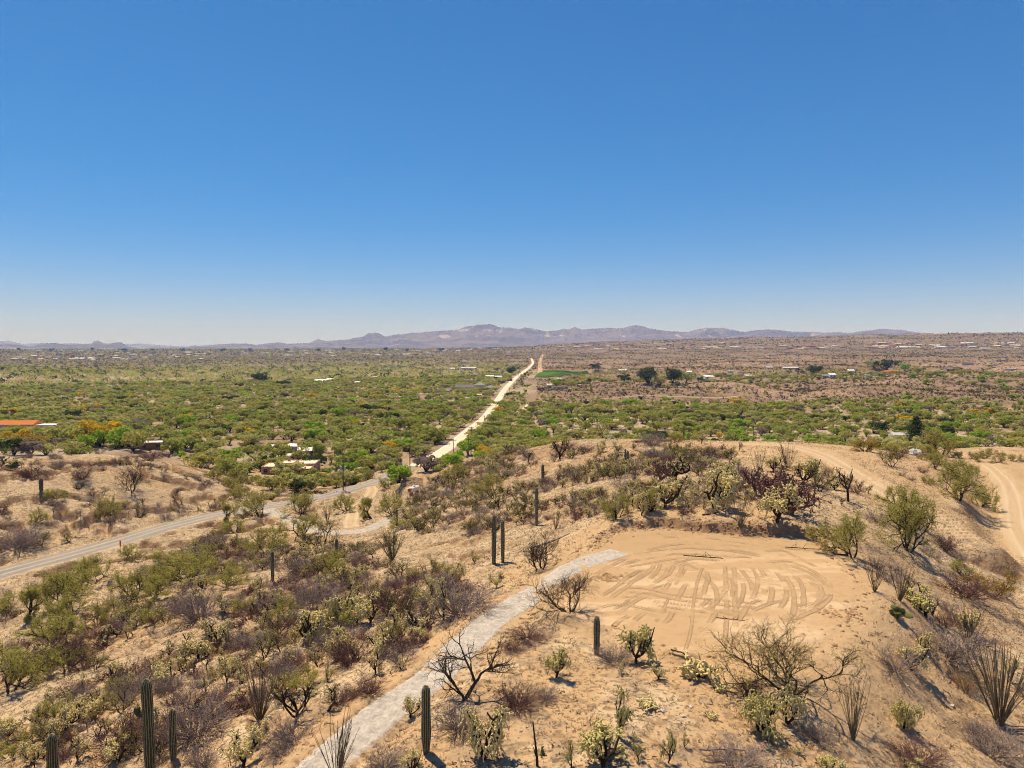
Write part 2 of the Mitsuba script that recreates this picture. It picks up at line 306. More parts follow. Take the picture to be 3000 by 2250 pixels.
hills('butte_range', BUTTE, 14000.0, 1700.0, 5, .35, 'mountain_rock')
hills('faint_range', FAINT, 25000.0, 3000.0, 8, .3, 'mountain_rock')

# ------------------------------------------------------------------ names
COUNT = {}
def numbered(name):
    n = COUNT.get(name, 0)
    COUNT[name] = n + 1
    return name if n == 0 else f'{name}_{n:03d}'
GROUP_OF = {}
def tag(key, label, cat, group=None):
    group = GROUP_OF.setdefault(label, group)
    labels[key] = {'label': label, 'category': cat}
    if group: labels[key]['group'] = group
    return key

# ------------------------------------------------------------------ mesh helpers
class MB:
    """collects pieces of one mesh"""
    def __init__(self): self.v, self.f, self.n = [], [], 0
    def add(self, v, f):
        self.v.append(np.asarray(v, float)); self.f.append(np.asarray(f, int) + self.n); self.n += len(v)
    def tube(self, pts, rad, sides=4, cap=True):
        p = np.asarray(pts, float); r = np.broadcast_to(rad, (len(p),))
        t = np.gradient(p, axis=0); t /= np.linalg.norm(t, axis=1, keepdims=True) + 1e-12
        ref = np.array([0.31, 0.95, 0.05]) if abs(t[0, 2]) > .8 else np.array([0.05, 0.1, 1.0])
        a = np.cross(t, ref); a /= np.linalg.norm(a, axis=1, keepdims=True) + 1e-12
        b = np.cross(t, a)
        g = np.arange(sides) * 2 * math.pi / sides
        v = p[:, None] + r[:, None, None] * (np.cos(g)[None, :, None] * a[:, None] + np.sin(g)[None, :, None] * b[:, None])
        i, j = np.meshgrid(np.arange(len(p) - 1), np.arange(sides), indexing='ij')
        q = np.stack([i * sides + j, i * sides + (j + 1) % sides, (i + 1) * sides + (j + 1) % sides, (i + 1) * sides + j], -1).reshape(-1, 4)
        f = np.vstack([q[:, [0, 1, 2]], q[:, [0, 2, 3]]])
        self.add(v.reshape(-1, 3), f)
        if cap and r[-1] > 0.01:
            k = self.n
            self.add(np.vstack([v[-1], p[-1:] + t[-1:] * r[-1] * .4]), [[m, (m + 1) % sides, sides] for m in range(sides)])
    def box(self, lo, hi, rot=0.0, at=(0, 0, 0)):
        lo, hi = np.array(lo, float), np.array(hi, float)
        v = np.array([[x, y, z] for x in (lo[0], hi[0]) for y in (lo[1], hi[1]) for z in (lo[2], hi[2])])
        c, s = math.cos(rot), math.sin(rot)
        v = v @ np.array([[c, s, 0], [-s, c, 0], [0, 0, 1]]) + np.array(at)
        self.add(v, [[0, 1, 3], [0, 3, 2], [4, 6, 7], [4, 7, 5], [0, 4, 5], [0, 5, 1], [2, 3, 7], [2, 7, 6], [0, 2, 6], [0, 6, 4], [1, 5, 7], [1, 7, 3]])
    def poly(self, pts):
        self.add(pts, [[0, k, k + 1] for k in range(1, len(pts) - 1)])
    def mesh(self): return np.vstack(self.v), np.vstack(self.f)

def unit(v): return v / (np.linalg.norm(v, axis=-1, keepdims=True) + 1e-12)

def project(p):
    q = np.asarray(p, float) - EYE
    f = np.array([0, math.cos(PITCH), -math.sin(PITCH)]); u = np.array([0, math.sin(PITCH), math.cos(PITCH)])
    z = q @ f
    return np.stack([1500 + FPX * q[..., 0] / z, 1125 - FPX * (q @ u) / z, z], -1)

# ------------------------------------------------------------------ materials
def rgb(c): return {'type': 'rgb', 'value': [float(x) for x in c]}
def plain(name, color):
    scene[name] = {'type': 'twosided', 'bsdf': {'type': 'diffuse', 'reflectance': rgb(color)}}
def leaf(name, color, trans=1.0):
    scene[name] = {'type': 'principledthin', 'base_color': rgb(color), 'roughness': .65, 'diff_trans': trans, 'spec_trans': 0.0, 'eta': 1.25}

plain('bark', (.062, .046, .034)); plain('cholla_wood', (.040, .030, .023))
plain('twig_grey', (.30, .24, .215)); plain('twig_purple', (.17, .095, .085)); plain('twig_tan', (.40, .285, .165))
plain('wand', (.165, .135, .085)); plain('saguaro_skin', (.078, .078, .036)); plain('spine', (.55, .50, .36))
plain('cholla_joint', (.66, .57, .27)); plain('cholla_green', (.56, .50, .20)); plain('cholla_dead', (.24, .13, .11))
leaf('leaf_olive', (.41, .385, .105)); leaf('leaf_green', (.345, .370, .090)); leaf('leaf_sage', (.45, .44, .165)); leaf('leaf_bright', (.29, .43, .045))
leaf('leaf_dark', (.060, .090, .026)); leaf('leaf_yellow', (.60, .43, .03)); leaf('leaf_rust', (.42, .29, .07)); leaf('leaf_grey', (.27, .22, .18))
plain('scrub_leaf', (.085, .063, .040)); plain('pear_skin', (.17, .18, .06)); plain('straw', (.56, .43, .26)); plain('litter', (.22, .16, .115))
plain('stone', (.52, .48, .43)); plain('clod', (.38, .25, .14))

# ------------------------------------------------------------------ sheets laid over the ground
def strip(way, ncross, lift, seed, wob=.25, cut=None, crown=0.0, w=None):
    half = (w or way.width) / 2
    s = way.t
    e0 = half * (1 + 2 * wob * fb(s, s * 0, 3.5, seed, 4)); e1 = half * (1 + 2 * wob * fb(s, s * 0 + 50, 3.5, seed + 1, 4))
    u = np.linspace(-1, 1, ncross)
    off = np.where(u[None] < 0, u[None] * e0[:, None], u[None] * e1[:, None])
    P = way.p[:, None] + way.side[:, None] * off[..., None]
    z = ground(P[..., 0], P[..., 1])
    edge = 1 - sstep(.80, 1.0, np.abs(u))[None]
    z = z + lift * edge - .10 * (1 - edge) + crown * (1 - u[None] ** 2)
    n, m = z.shape
    i = (np.arange(n - 1)[:, None] * m + np.arange(m - 1)[None]).ravel()
    f = np.concatenate([np.stack([i, i + 1, i + m + 1], 1), np.stack([i, i + m + 1, i + m], 1)])
    V = np.concatenate([P, z[..., None]], -1).reshape(-1, 3)
    uv = np.stack(np.broadcast_arrays(off, s[:, None]), -1).reshape(-1, 2)
    return (V, f), uv

def dense(way, step):
    import copy
    k = copy.copy(way)
    t = np.arange(0, way.t[-1], step)
    k.p = np.stack([np.interp(t, way.t, way.p[:, 0]), np.interp(t, way.t, way.p[:, 1])], 1)
    k.side = np.stack([np.interp(t, way.t, way.side[:, 0]), np.interp(t, way.t, way.side[:, 1])], 1)
    k.t = t
    return k

def sand_at(p, k):
    return mix((.50, .35, .205), (.60, .46, .30), k)
def gravel(p, n, uv):
    a = noise(p.x * 9.0, p.y * 9.0, 1.0); b = noise(p.x * 3.1, p.y * 3.1, 4.0)
    g = mix((.36, .335, .305), (.68, .635, .58), .55 * a + .45 * b)
    rut = dr.exp(-dr.square((dr.abs(uv.x) - .72) / .2))
    g = mix(g, (.38, .33, .29), rut * .45 * noise(uv.y * .5, 0, 0))
    bare = smoothstep(.70, .80, fbm(p.x * .42, p.y * .42, 8.0, 4) + .10 * dr.abs(uv.x) - .05)
    return mix(g, sand_at(p, b), bare) * .90
def gravel_bump(p, n, uv): return noise(p.x * 11, p.y * 11, 0) * .05 + noise(p.x * 23, p.y * 23, 3) * .03
scene['gravel'] = {'type': 'bumpmap', 'arbitrary': proc(gravel_bump, .02), 'bsdf': {'type': 'diffuse', 'reflectance': proc(gravel)}}
def paving(p, n, uv):
    k = fbm(uv.x * 1.6, uv.y * .10, 1.0, 4)
    c = mix((.21, .195, .175), (.345, .315, .28), k)
    c = mix(c, (.50, .46, .41), dr.exp(-dr.square((dr.abs(uv.x) - 1.1) / .35)) * .5)
    return mix(c, (.50, .40, .28), smoothstep(2.6, 3.6, dr.abs(uv.x) + 1.2 * (fbm(p.x * .5, p.y * .5, 2.0, 3) - .5)) * .85)
scene['old_paving'] = {'type': 'diffuse', 'reflectance': proc(paving)}
def pale_dirt(p, n, uv):
    k = fbm(uv.x * .9, uv.y * .05, 1.0, 4)
    c = mix((.56, .485, .395), (.76, .675, .565), k)
    return mix(c, (.44, .34, .25), smoothstep(3.2, 4.5, dr.abs(uv.x) + 1.6 * (fbm(p.x * .12, p.y * .12, 2.0, 3) - .5)) * .8)
scene['pale_dirt'] = {'type': 'diffuse', 'reflectance': proc(pale_dirt)}
def rutted(p, n, uv):
    k = fbm(uv.x * 1.5, uv.y * .10, 4.0, 4)
    c = mix((.48, .35, .215), (.63, .495, .335), k)
    return mix(c, (.66, .54, .39), dr.exp(-dr.square((dr.abs(uv.x) - .95) / .30)) * .7) * .81
scene['rutted_dirt'] = {'type': 'diffuse', 'reflectance': proc(rutted)}

def put_way(name, way, bsdf, ncross=9, lift=.03, seed=1, wob=.15, step=None, crown=0.0, w=None):
    k = dense(way, step) if step else way
    m, uv = strip(k, ncross, lift, seed, wob, crown=crown, w=w)
    key = numbered(name)
    scene[key] = mikit.ply(m, bsdf, smooth=True, uv=uv)
    labels[key] = {'kind': 'structure'}
put_way('paved_road', paved_way, 'old_paving', 21, .03, 1, .06, .7, .05)
put_way('dirt_road', straight_way, 'pale_dirt', 13, .04, 3, .10, 1.2)
import copy
shoulder = copy.copy(drive_way); shoulder.p = drive_way.p - drive_way.side * 2.75; shoulder.p, shoulder.t, shoulder.side = shoulder.p[:-16], shoulder.t[:-16], shoulder.side[:-16]
def bladed(p, n, uv):
    c = mix((.50, .345, .20), (.62, .45, .275), fbm(uv.x * 2.2, uv.y * .12, 4.0, 4))
    return mix(c, (.42, .285, .165), smoothstep(.55, .75, fbm(p.x * 1.1, p.y * 1.1, 6.0, 3)) * .7) * .81
scene['bladed_dirt'] = {'type': 'diffuse', 'reflectance': proc(bladed)}
put_way('dirt_shoulder', shoulder, 'bladed_dirt', 17, .035, 25, .22, .3, w=2.5)
put_way('gravel_driveway', drive_way, 'gravel', 31, .05, 5, .16, .18, .03)
put_way('gravel_path', spur_way, 'gravel', 21, .05, 8, .18, .3)
put_way('dirt_track', link_way, 'rutted_dirt', 13, .03, 9, .2, .5)
put_way('dirt_track', track_way, 'rutted_dirt', 21, .03, 10, .12, .5)
put_way('dirt_track', right_way, 'rutted_dirt', 15, .03, 12, .2, .5)
put_way('dirt_track', wash_way, 'pale_dirt', 9, .25, 14, .2, 2.0)
put_way('dirt_track', field_way, 'rutted_dirt', 7, .8, 15, .1, 5.0)
put_way('dirt_track', bench_way, 'rutted_dirt', 7, .3, 16, .4, 3.0, w=2.6)

# the graded pad: one fine sheet with its tyre marks pressed into it as strips of lugs
def pad_soil(p, n, uv):
    k = fbm(p.x * .16, p.y * .55, 1.0, 4); f = fbm(p.x * 1.9, p.y * 1.9, 2.0, 3)
    c = mix((.55, .39, .232), (.66, .50, .33), smoothstep(.38, .66, k))
    c = mix(c, (.47, .33, .19), smoothstep(72.0, 79.0, p.y + 6.0 * (k - .5)) * .8)      # the far half was scraped last
    return mix(c, (.46, .32, .185), smoothstep(.55, .75, f) * .5) * .81
scene['pad_soil'] = {'type': 'bumpmap', 'arbitrary': proc(lambda p, n, uv: fbm(p.x * 2.2, p.y * 2.2, 1.0, 4) * .10, .03), 'bsdf': {'type': 'diffuse', 'reflectance': proc(pad_soil)}}
def track_soil(p, n, uv):
    return mix((.425, .30, .178), (.565, .405, .25), fbm(p.x * 1.3, p.y * 1.3, 5.0, 4)) * .81
scene['track_soil'] = {'type': 'diffuse', 'reflectance': proc(track_soil)}

def pad_height(x, y):
    return .035 + .12 * fb(x, y, 6, 41, 4) + .03 * fb(x, y, .7, 42, 3)
bx = PAD.bounds
gx, gy = np.arange(bx[0] - .4, bx[2] + .4, .16), np.arange(bx[1] - .4, bx[3] + .4, .16)
GX, GY = np.meshgrid(gx, gy, indexing='ij')
dpad = dist_to(PAD, GX, GY)
GZ = pad_height(GX, GY) - .16 * sstep(-.9, .15, dpad + .6 * fb(GX, GY, 1.5, 43, 3))
keep = dpad < .25
idx = np.arange(GX.size).reshape(GX.shape)
q = keep[:-1, :-1] & keep[1:, :-1] & keep[:-1, 1:] & keep[1:, 1:]
F = np.concatenate([np.stack([idx[:-1, :-1][q], idx[1:, :-1][q], idx[1:, 1:][q]], 1), np.stack([idx[:-1, :-1][q], idx[1:, 1:][q], idx[:-1, 1:][q]], 1)])
scene['dirt_pad'] = mikit.ply((np.stack([GX, GY, GZ], -1).reshape(-1, 3), F), 'pad_soil', smooth=True)
labels['dirt_pad'] = {'kind': 'structure'}

def off(ox, oy, pts): return [(ox + a * .4521, oy + b * .4521) for a, b in pts]
TRACKS = [off(1500, 1500, p) for p in [
    [(680, 490), (850, 495), (1040, 540), (1200, 560), (1400, 580), (1640, 600)], [(655, 548), (850, 560), (1030, 595), (1200, 615), (1350, 650), (1520, 700)],
    [(870, 305), (800, 400), (690, 455)], [(960, 320), (930, 400), (835, 465)], [(1040, 330), (1010, 410), (930, 450)],
    [(1150, 340), (1060, 470), (1000, 590), (960, 680), (900, 730)], [(1240, 350), (1190, 500), (1170, 650), (1160, 760), (1135, 860), (1110, 920)],
    [(1310, 380), (1335, 450), (1290, 550), (1200, 630)], [(1250, 370), (1275, 440), (1235, 520), (1160, 600)], [(1410, 350), (1490, 450), (1500, 520), (1445, 640), (1390, 720)], [(1340, 350), (1420, 440), (1430, 520), (1370, 640)],
    [(1540, 345), (1590, 430), (1575, 520), (1500, 640)], [(1380, 330), (1385, 500), (1390, 700), (1370, 900)], [(1470, 620), (1560, 590), (1640, 560)],
    [(430, 645), (620, 640), (800, 545), (1020, 460)], [(640, 770), (720, 690), (800, 660)], [(560, 560), (680, 480), (780, 400), (980, 350), (1200, 300)],
    [(700, 335), (900, 300), (1100, 272), (1330, 285), (1600, 300)], [(520, 420), (700, 320), (900, 240), (1150, 205), (1400, 215), (1640, 260)], [(900, 150), (1150, 130), (1400, 160), (1640, 200)]]] + [off(2250, 1500, p) for p in [
    [(-60, 330), (120, 320), (300, 390), (380, 450), (395, 520), (330, 590), (200, 650), (40, 690)], [(-40, 370), (110, 360), (240, 410), (330, 470), (335, 530), (260, 590), (120, 620)],
    [(40, 380), (100, 450), (120, 540), (60, 640)], [(-60, 400), (10, 470), (20, 560), (-60, 680)], [(160, 400), (215, 470), (230, 560), (215, 700)], [(100, 400), (150, 480), (170, 590), (150, 700)], [(-160, 690), (0, 600), (180, 560)],
    [(20, 190), (140, 240), (330, 250)], [(-90, 260), (80, 250), (260, 330), (420, 420)]]]
TRACKS += [[(x + 26, y + 5) for x, y in TRACKS[i]] for i in (2, 3, 4, 5, 6, 7, 9, 11, 12, 16)] + [[(x + 3, y + 13) for x, y in TRACKS[i]] for i in (0, 1, 14, 17, 18, 19, 20, 21)]
TRACKS += [off(1500, 1500, q) for q in ([(520, 640), (700, 600), (930, 640), (1150, 660)], [(760, 720), (900, 620), (980, 520), (1040, 420)], [(1000, 300), (1180, 360), (1300, 470), (1330, 600), (1260, 740)], [(1100, 700), (1250, 640), (1420, 640), (1600, 700)],
    [(600, 330), (850, 262), (1120, 236), (1380, 250), (1650, 300)], [(450, 480), (640, 372), (860, 300)], [(1180, 800), (1270, 700), (1300, 560)], [(1560, 700), (1470, 800), (1440, 900)])]
from scipy.interpolate import PchipInterpolator
rs = np.random.default_rng(5)
for k, px in enumerate(TRACKS):
    c = np.array([on_level(x, y, .03)[:2] for x, y in px])
    s = np.r_[0, np.cumsum(np.hypot(*np.diff(c, axis=0).T))]
    t = np.arange(0, s[-1], .075)
    c = np.stack([PchipInterpolator(s, c[:, 0])(t), PchipInterpolator(s, c[:, 1])(t)], 1)
    c = gaussian_filter(c, (8, 0))
    d = unit(np.gradient(c, axis=0)); side = np.stack([d[:, 1], -d[:, 0]], 1)
    u = np.linspace(-1, 1, 9)
    w = (.25 if k < 18 else .29) * (1 + .5 * fb(t, t * 0, 1.2, 60 + k, 3))[:, None] * (1 if k not in (5, 6, 14) else .7)
    O = u[None] * w
    P = c[:, None] + side[:, None] * O[..., None]
    lug = ((t[:, None] / .30 + .35 * np.abs(u[None])) % 1.0 < .5) * 1.0
    fade = sstep(0, 1.2, t)[:, None] * sstep(0, 1.2, t[-1] - t)[:, None] * sstep(-.22, .08, fb(t, t * 0, 2.5, 90 + k, 3))[:, None]
    Z = pad_height(P[..., 0], P[..., 1]) + np.where(np.abs(u)[None] > .95, -.05, (-.012 +   .06 * lug * (.6 + .4 * u[None] ** 2) + .014 * (np.abs(u)[None] > .6)) * fade + .012 * fade - .02 * (1 - fade))
    inside = dist_to(PAD, P[..., 0], P[..., 1]) < -.5
    n, m = Z.shape
    idx = np.arange(n * m).reshape(n, m)
    ok = inside[:-1, :-1] & inside[1:, 1:] & inside[:-1, 1:] & inside[1:, :-1]
    f = np.concatenate([np.stack([idx[:-1, :-1][ok], idx[:-1, 1:][ok], idx[1:, 1:][ok]], 1), np.stack([idx[:-1, :-1][ok], idx[1:, 1:][ok], idx[1:, :-1][ok]], 1)])
    if len(f):
        scene[numbered('dirt_pad__tyre_track')] = mikit.ply((np.concatenate([P, Z[..., None]], -1).reshape(-1, 3), f), 'track_soil', smooth=30)

# ------------------------------------------------------------------ plants, each built once at a height of 1 m and copied with its parts
R = np.random.default_rng(11)
def rdir(rng, n=None):
    return unit(rng.normal(size=(n, 3)) if n else rng.normal(size=3))

def limb(mb, p, d, L, r0, r1, rng, wob, up, segs=4, sides=4):
    pts = [p]
    for k in range(segs):
        d = unit(d + rng.normal(size=3) * wob + np.array([0, 0, up]))
        pts.append(pts[-1] + d * L / segs)
    mb.tube(pts, np.linspace(r0, r1, segs + 1), sides)
    return np.array(pts), d

def leaves(mb, at, size, spread, rng, slim=.45):
    """one slender three-cornered leaf spray at each point"""
    n = len(at)
    c = at + rng.normal(size=(n, 3)) * spread
    a, b = rdir(rng, n), rdir(rng, n)
    b = unit(np.cross(a, b)) * slim
    s = size * rng.uniform(.6, 1.4, (n, 1))
    v = np.stack([c - a * s, c + a * s + b * s * .4, c + b * s], 1).reshape(-1, 3)
    mb.add(v, np.arange(3 * n).reshape(-1, 3))

def fork(mb, p, d, L, r, level, rng, tips, spread=.75, up=.06, wob=.16, shrink=.72, kids=(2, 4), floor=None):
    pts, d = limb(mb, p, d, L, r, r * .68, rng, wob, up, 3 if level < 2 else 4, 3 if level < 2 else 5)
    if level <= 1:
        tips.append(pts[1:])
    if level == 0:
        return
    for k in range(rng.integers(*kids) + (level > 1)):
        at = pts[-1] if k < 2 else pts[rng.integers(1, len(pts) - 1)]
        e = unit(d + rdir(rng) * spread)
        fork(mb, at, e, L * shrink * rng.uniform(.8, 1.15), r * .62, level - 1, rng, tips, spread, up, wob, shrink, kids)

def fit(meshes, wide=None):
    """scales so that the plant is 1 m tall on z = 0"""
    v = np.vstack([m[0] for m in meshes])
    h = v[:, 2].max()
    k = 1 / h
    w = np.percentile(np.hypot(v[:, 0], v[:, 1]), 97) * k * 2
    s = (wide / w) if wide else 1.0
    return [(m[0] * [k * s, k * s, k], m[1]) for m in meshes]

SPECIES = {}
def species(name, parts):
    """parts: {part: (mesh, bsdf, smooth)}; makes the shape group"""
    scene['kind_' + name] = {'type': 'shapegroup', **{k: mikit.ply(m, b, smooth=s) for k, (m, b, s) in parts.items()}}
def reuse(name, src, swap):
    """the same shapes in other colours"""
    g = scene['kind_' + src]
    scene['kind_' + name] = {k: ({**d, 'bsdf': {'type': 'ref', 'id': swap[k]}} if isinstance(d, dict) and k in swap else d) for k, d in g.items()}

def mesquite(seed, wide, stems, levels=4, nleaf=6500, size=.025, lean=.75, up=.05):
    rng = np.random.default_rng(seed)
    thick = .030 if levels < 5 else .023
    w, l, tips = MB(), MB(), []
    a0 = rng.uniform(0, 6.28)
    for k in range(stems):
        a = a0 + k * 6.28 / stems + rng.uniform(-.5, .5)
        d = unit([math.cos(a) * lean, math.sin(a) * lean, 1.0])
        fork(w, np.array([.03 * math.cos(a), .03 * math.sin(a), -.05]), d, .36 * rng.uniform(.8, 1.15), thick / math.sqrt(stems) * 1.25, levels, rng, tips, .85, up)
    t = np.vstack(tips)
    if nleaf:
        leaves(l, t[rng.integers(0, len(t), nleaf)], size, .030, rng)
        return fit([w.mesh(), l.mesh()], wide)
    return fit([w.mesh()], wide)

for i, (st, wd) in enumerate([(3, 1.55), (2, 1.4), (4, 1.7), (3, 1.3), (1, 1.25)]):
    a = mesquite(100 + i, wd, st)
    species(f'mesquite{i}', {'trunk': (a[0], 'bark', True), 'crown': (a[1], 'leaf_olive', False)})
    reuse(f'mesquite_green{i}', f'mesquite{i}', {'crown': 'leaf_sage'})
    a = mesquite(140 + i, wd, st, 5, nleaf=1500, size=.020)
    species(f'sparse{i}', {'trunk': (a[0], 'bark', True), 'crown': (a[1], 'leaf_olive', False)})
    a = mesquite(150 + i, wd, st, nleaf=1100, size=.022)
    species(f'thin_sparse{i}', {'trunk': (a[0], 'bark', True), 'crown': (a[1], 'leaf_olive', False)})
    a = mesquite(160 + i, wd, st, 5, nleaf=0)
    species(f'bare{i}', {'trunk': (a[0], 'bark', True)})
# bushy palo verdes: many thin stems, leaves down to the ground
for i in range(3):
    a = mesquite(180 + i, 1.75, 6, 3, 5200, .028, 1.1, .02)
    species(f'bush{i}', {'trunk': (a[0], 'bark', True), 'crown': (a[1], 'leaf_olive', False)})
    reuse(f'bush_green{i}', f'bush{i}', {'crown': 'leaf_green'})
    reuse(f'bush_yellow{i}', f'bush{i}', {'crown': 'leaf_rust'})

def shrub(seed, wide, stems=60, tw=4):
    rng = np.random.default_rng(seed)
    m = MB()
    for k in range(stems):
        a = rng.uniform(0, 6.28); e = rng.uniform(.25, 1.5)
        d = unit([math.cos(a), math.sin(a), e])
        L = rng.uniform(.45, .75)
        pts, d = limb(m, np.array([math.cos(a) * .06, math.sin(a) * .06, -.03]), d, L, .011, .006, rng, .18, .05, 3, 3)
        for j in range(tw):
            q, e2 = limb(m, pts[rng.integers(1, 4)], unit(d + rdir(rng) * .7), rng.uniform(.25, .45), .0065, .0035, rng, .22, .03, 2, 3)
            for i in range(3):
                limb(m, q[rng.integers(1, 3)], unit(e2 + rdir(rng) * .8), rng.uniform(.12, .26), .0042, .0022, rng, .2, 0, 2, 3)
    return fit([m.mesh()], wide)[0]
for i, wd in enumerate((1.9, 1.5, 2.2)):
    m = shrub(200 + i, wd)
    species(f'grey_shrub{i}', {'twigs': (m, 'twig_grey', True)})
    reuse(f'purple_shrub{i}', f'grey_shrub{i}', {'twigs': 'twig_purple'})
    reuse(f'tan_shrub{i}', f'grey_shrub{i}', {'twigs': 'twig_tan'})
    m = shrub(230 + i, wd, 42, 3)
    species(f'thin_grey_shrub{i}', {'twigs': (m, 'twig_grey', True)})
    reuse(f'thin_purple_shrub{i}', f'thin_grey_shrub{i}', {'twigs': 'twig_purple'})
    reuse(f'thin_tan_shrub{i}', f'thin_grey_shrub{i}', {'twigs': 'twig_tan'})

def joint(mb, p, d, L, r):
    """a spiny stem joint: a lumpy spindle"""
    ref = np.array([.3, .5, .8]); a = unit(np.cross(d, ref)); b = np.cross(d, a)
    prof = [(0, .45), (.25, 1.0), (.7, .95)]
    g = np.arange(5) * 6.2832 / 5
    ring = [p + d * L * t + r * k * (np.cos(g)[:, None] * a + np.sin(g)[:, None] * b) for t, k in prof]
    v = np.vstack(ring + [[p + d * L]])
    f = []
    for i in range(2):
        for j in range(5):
            q = [i * 5 + j, i * 5 + (j + 1) % 5, (i + 1) * 5 + (j + 1) % 5, (i + 1) * 5 + j]
            f += [[q[0], q[1], q[2]], [q[0], q[2], q[3]]]
    f += [[10 + j, 10 + (j + 1) % 5, 15] for j in range(5)]
    mb.add(v, f)

def cholla(seed, wide, trunk=.22, arms=5, njoint=300, droop=.35, spread=.9, bare=False, jl=.055, jr=.0145, dense=.045):
    """a dark branching trunk whose outer ends carry tufts of pale spiny joints, some hanging in chains"""
    rng = np.random.default_rng(seed)
    w, js, ends = MB(), MB(), []
    pts, d = limb(w, np.array([0, 0, -.05]), unit([rng.normal() * .2, rng.normal() * .2, 1]), trunk, .036, .029, rng, .10, .1, 3, 6)
    a0 = rng.uniform(0, 6.28)
    for k in range(arms):
        a = a0 + k * 6.28 / arms + rng.uniform(-.5, .5)
        s = pts[rng.integers(1, len(pts))] if k else pts[-1]
        q, e = limb(w, s, unit([math.cos(a) * spread, math.sin(a) * spread, rng.uniform(.25, .8)]), rng.uniform(.26, .52), .025, .017, rng, .20, .20, 5, 5)
        for j in range(rng.integers(2, 5)):
            q2, e2 = limb(w, q[rng.integers(2, 6)], unit(e + rdir(rng) * .95 + [0, 0, .3]), rng.uniform(.12, .26), .0165, .011, rng, .24, .16, 3, 5)
            ends.append(q2[-1] + (q2[-1] - q2[-2]) * rng.uniform(-.6, .2, (1, 1)))
            if bare:
                for i in range(4):
                    q3, _ = limb(w, q2[rng.integers(1, 4)], unit(e2 + rdir(rng) * 1.1), rng.uniform(.10, .22), .0105, .006, rng, .3, -.05, 3, 4)
                    ends.append(q3[-1:])
    E = np.vstack(ends)
    if not bare:
        E = E[rng.random(len(E)) < .9]
    share = rng.random(len(E)) ** .7; share /= share.sum()
    pick = E[rng.choice(len(E), njoint, p=share)] + rng.normal(size=(njoint, 3)) * dense * [1, 1, .6]
    k = 0
    while k < njoint:
        p = pick[k]
        if rng.random() < droop:
            d = unit(rdir(rng) * .6 + [0, 0, -1.0]); chain = rng.integers(1, 5)
        else:
            d = unit(rdir(rng) + [0, 0, .35]); chain = rng.integers(1, 3)
        for c in range(chain):
            L = jl * rng.uniform(.7, 1.3)
            joint(js, p, d, L, jr * rng.uniform(.8, 1.2)); p = p + d * L * .92
            d = unit(d + rdir(rng) * .6 + [0, 0, -.15]); k += 1
    return fit([w.mesh(), js.mesh()], wide)
for i, (wd, tr, ar, nj, dr_, sp) in enumerate([(.95, .30, 5, 330, .35, .9), (.80, .36, 4, 260, .45, .7), (1.2, .22, 6, 400, .3, 1.2), (.7, .40, 3, 220, .4, .55), (1.05, .26, 6, 360, .5, 1.0)]):
    a = cholla(300 + i, wd, tr * .75, ar, int(nj * 1.7), dr_, sp, dense=.052)
    species(f'cholla{i}', {'trunk': (a[0], 'cholla_wood', True), 'joints': (a[1], 'cholla_joint', True)})
    reuse(f'green_cholla{i}', f'cholla{i}', {'joints': 'cholla_green'})
    a = cholla(310 + i, wd, tr * .75, ar, int(nj * .95), dr_, sp, dense=.050, jl=.066, jr=.0175)
    species(f'thin_cholla{i}', {'trunk': (a[0], 'cholla_wood', True), 'joints': (a[1], 'cholla_joint', True)})
    a = cholla(320 + i, wd * 1.1, tr, ar, 60 + 20 * i, .7, sp, bare=True, jl=.05, jr=.013)
    species(f'bare_cholla{i}', {'trunk': (a[0], 'cholla_wood', True), 'joints': (a[1], 'cholla_joint', True)})
    a = cholla(340 + i, wd * 1.35, tr * .7, ar + 1, 260, .8, sp * 1.2, bare=True, jl=.05, jr=.010)
    species(f'dead_cholla{i}', {'trunk': (a[0], 'twig_purple', True), 'joints': (a[1], 'cholla_dead', True)})
a = cholla(360, 1.05, .12, 9, 1300, .15, 1.1, jl=.055, jr=.016, dense=.11)
species('teddy0', {'trunk': (a[0], 'cholla_wood', True), 'joints': (a[1], 'cholla_green', True)})
a = cholla(361, 2.0, .10, 5, 120, .2, 1.5, jl=.16, jr=.035)
species('low_cholla0', {'trunk': (a[0], 'cholla_wood', True), 'joints': (a[1], 'cholla_joint', True)})

def ocotillo(seed, wide, n=26, leafy=0):
    rng = np.random.default_rng(seed)
    m, l = MB(), MB()
    allp = []
    for k in range(n):
        a = rng.uniform(0, 6.28); e = rng.uniform(.05, .5) if k % 4 else rng.uniform(.4, .8)
        d = unit([math.cos(a) * e, math.sin(a) * e, 1])
        pts, d = limb(m, np.array([math.cos(a) * .025, math.sin(a) * .025, -.02]), d, rng.uniform(.75, 1.05), .0082, .0038, rng, .05, .01, 6, 4)
        allp.append(pts[2:])
        if rng.random() < .4:
            q, _ = limb(m, pts[rng.integers(2, 5)], unit(d + rdir(rng) * .35), rng.uniform(.2, .4), .005, .003, rng, .06, .03, 3, 3)
            allp.append(q)
    out = [m.mesh()]
    if leafy:
        t = np.vstack(allp); leaves(l, t[rng.integers(0, len(t), leafy)], .016, .02, rng)
        out.append(l.mesh())
    return fit(out, wide)
for i, (wd, n) in enumerate([(.75, 28), (.65, 34), (.95, 42), (.7, 22)]):
    species(f'ocotillo{i}', {'stems': (ocotillo(400 + i, wd, n)[0], 'wand', True)})
    a = ocotillo(400 + i, wd, n, 700)
    species(f'leafy_ocotillo{i}', {'stems': (a[0], 'wand', True), 'leaves': (a[1], 'leaf_olive', False)})

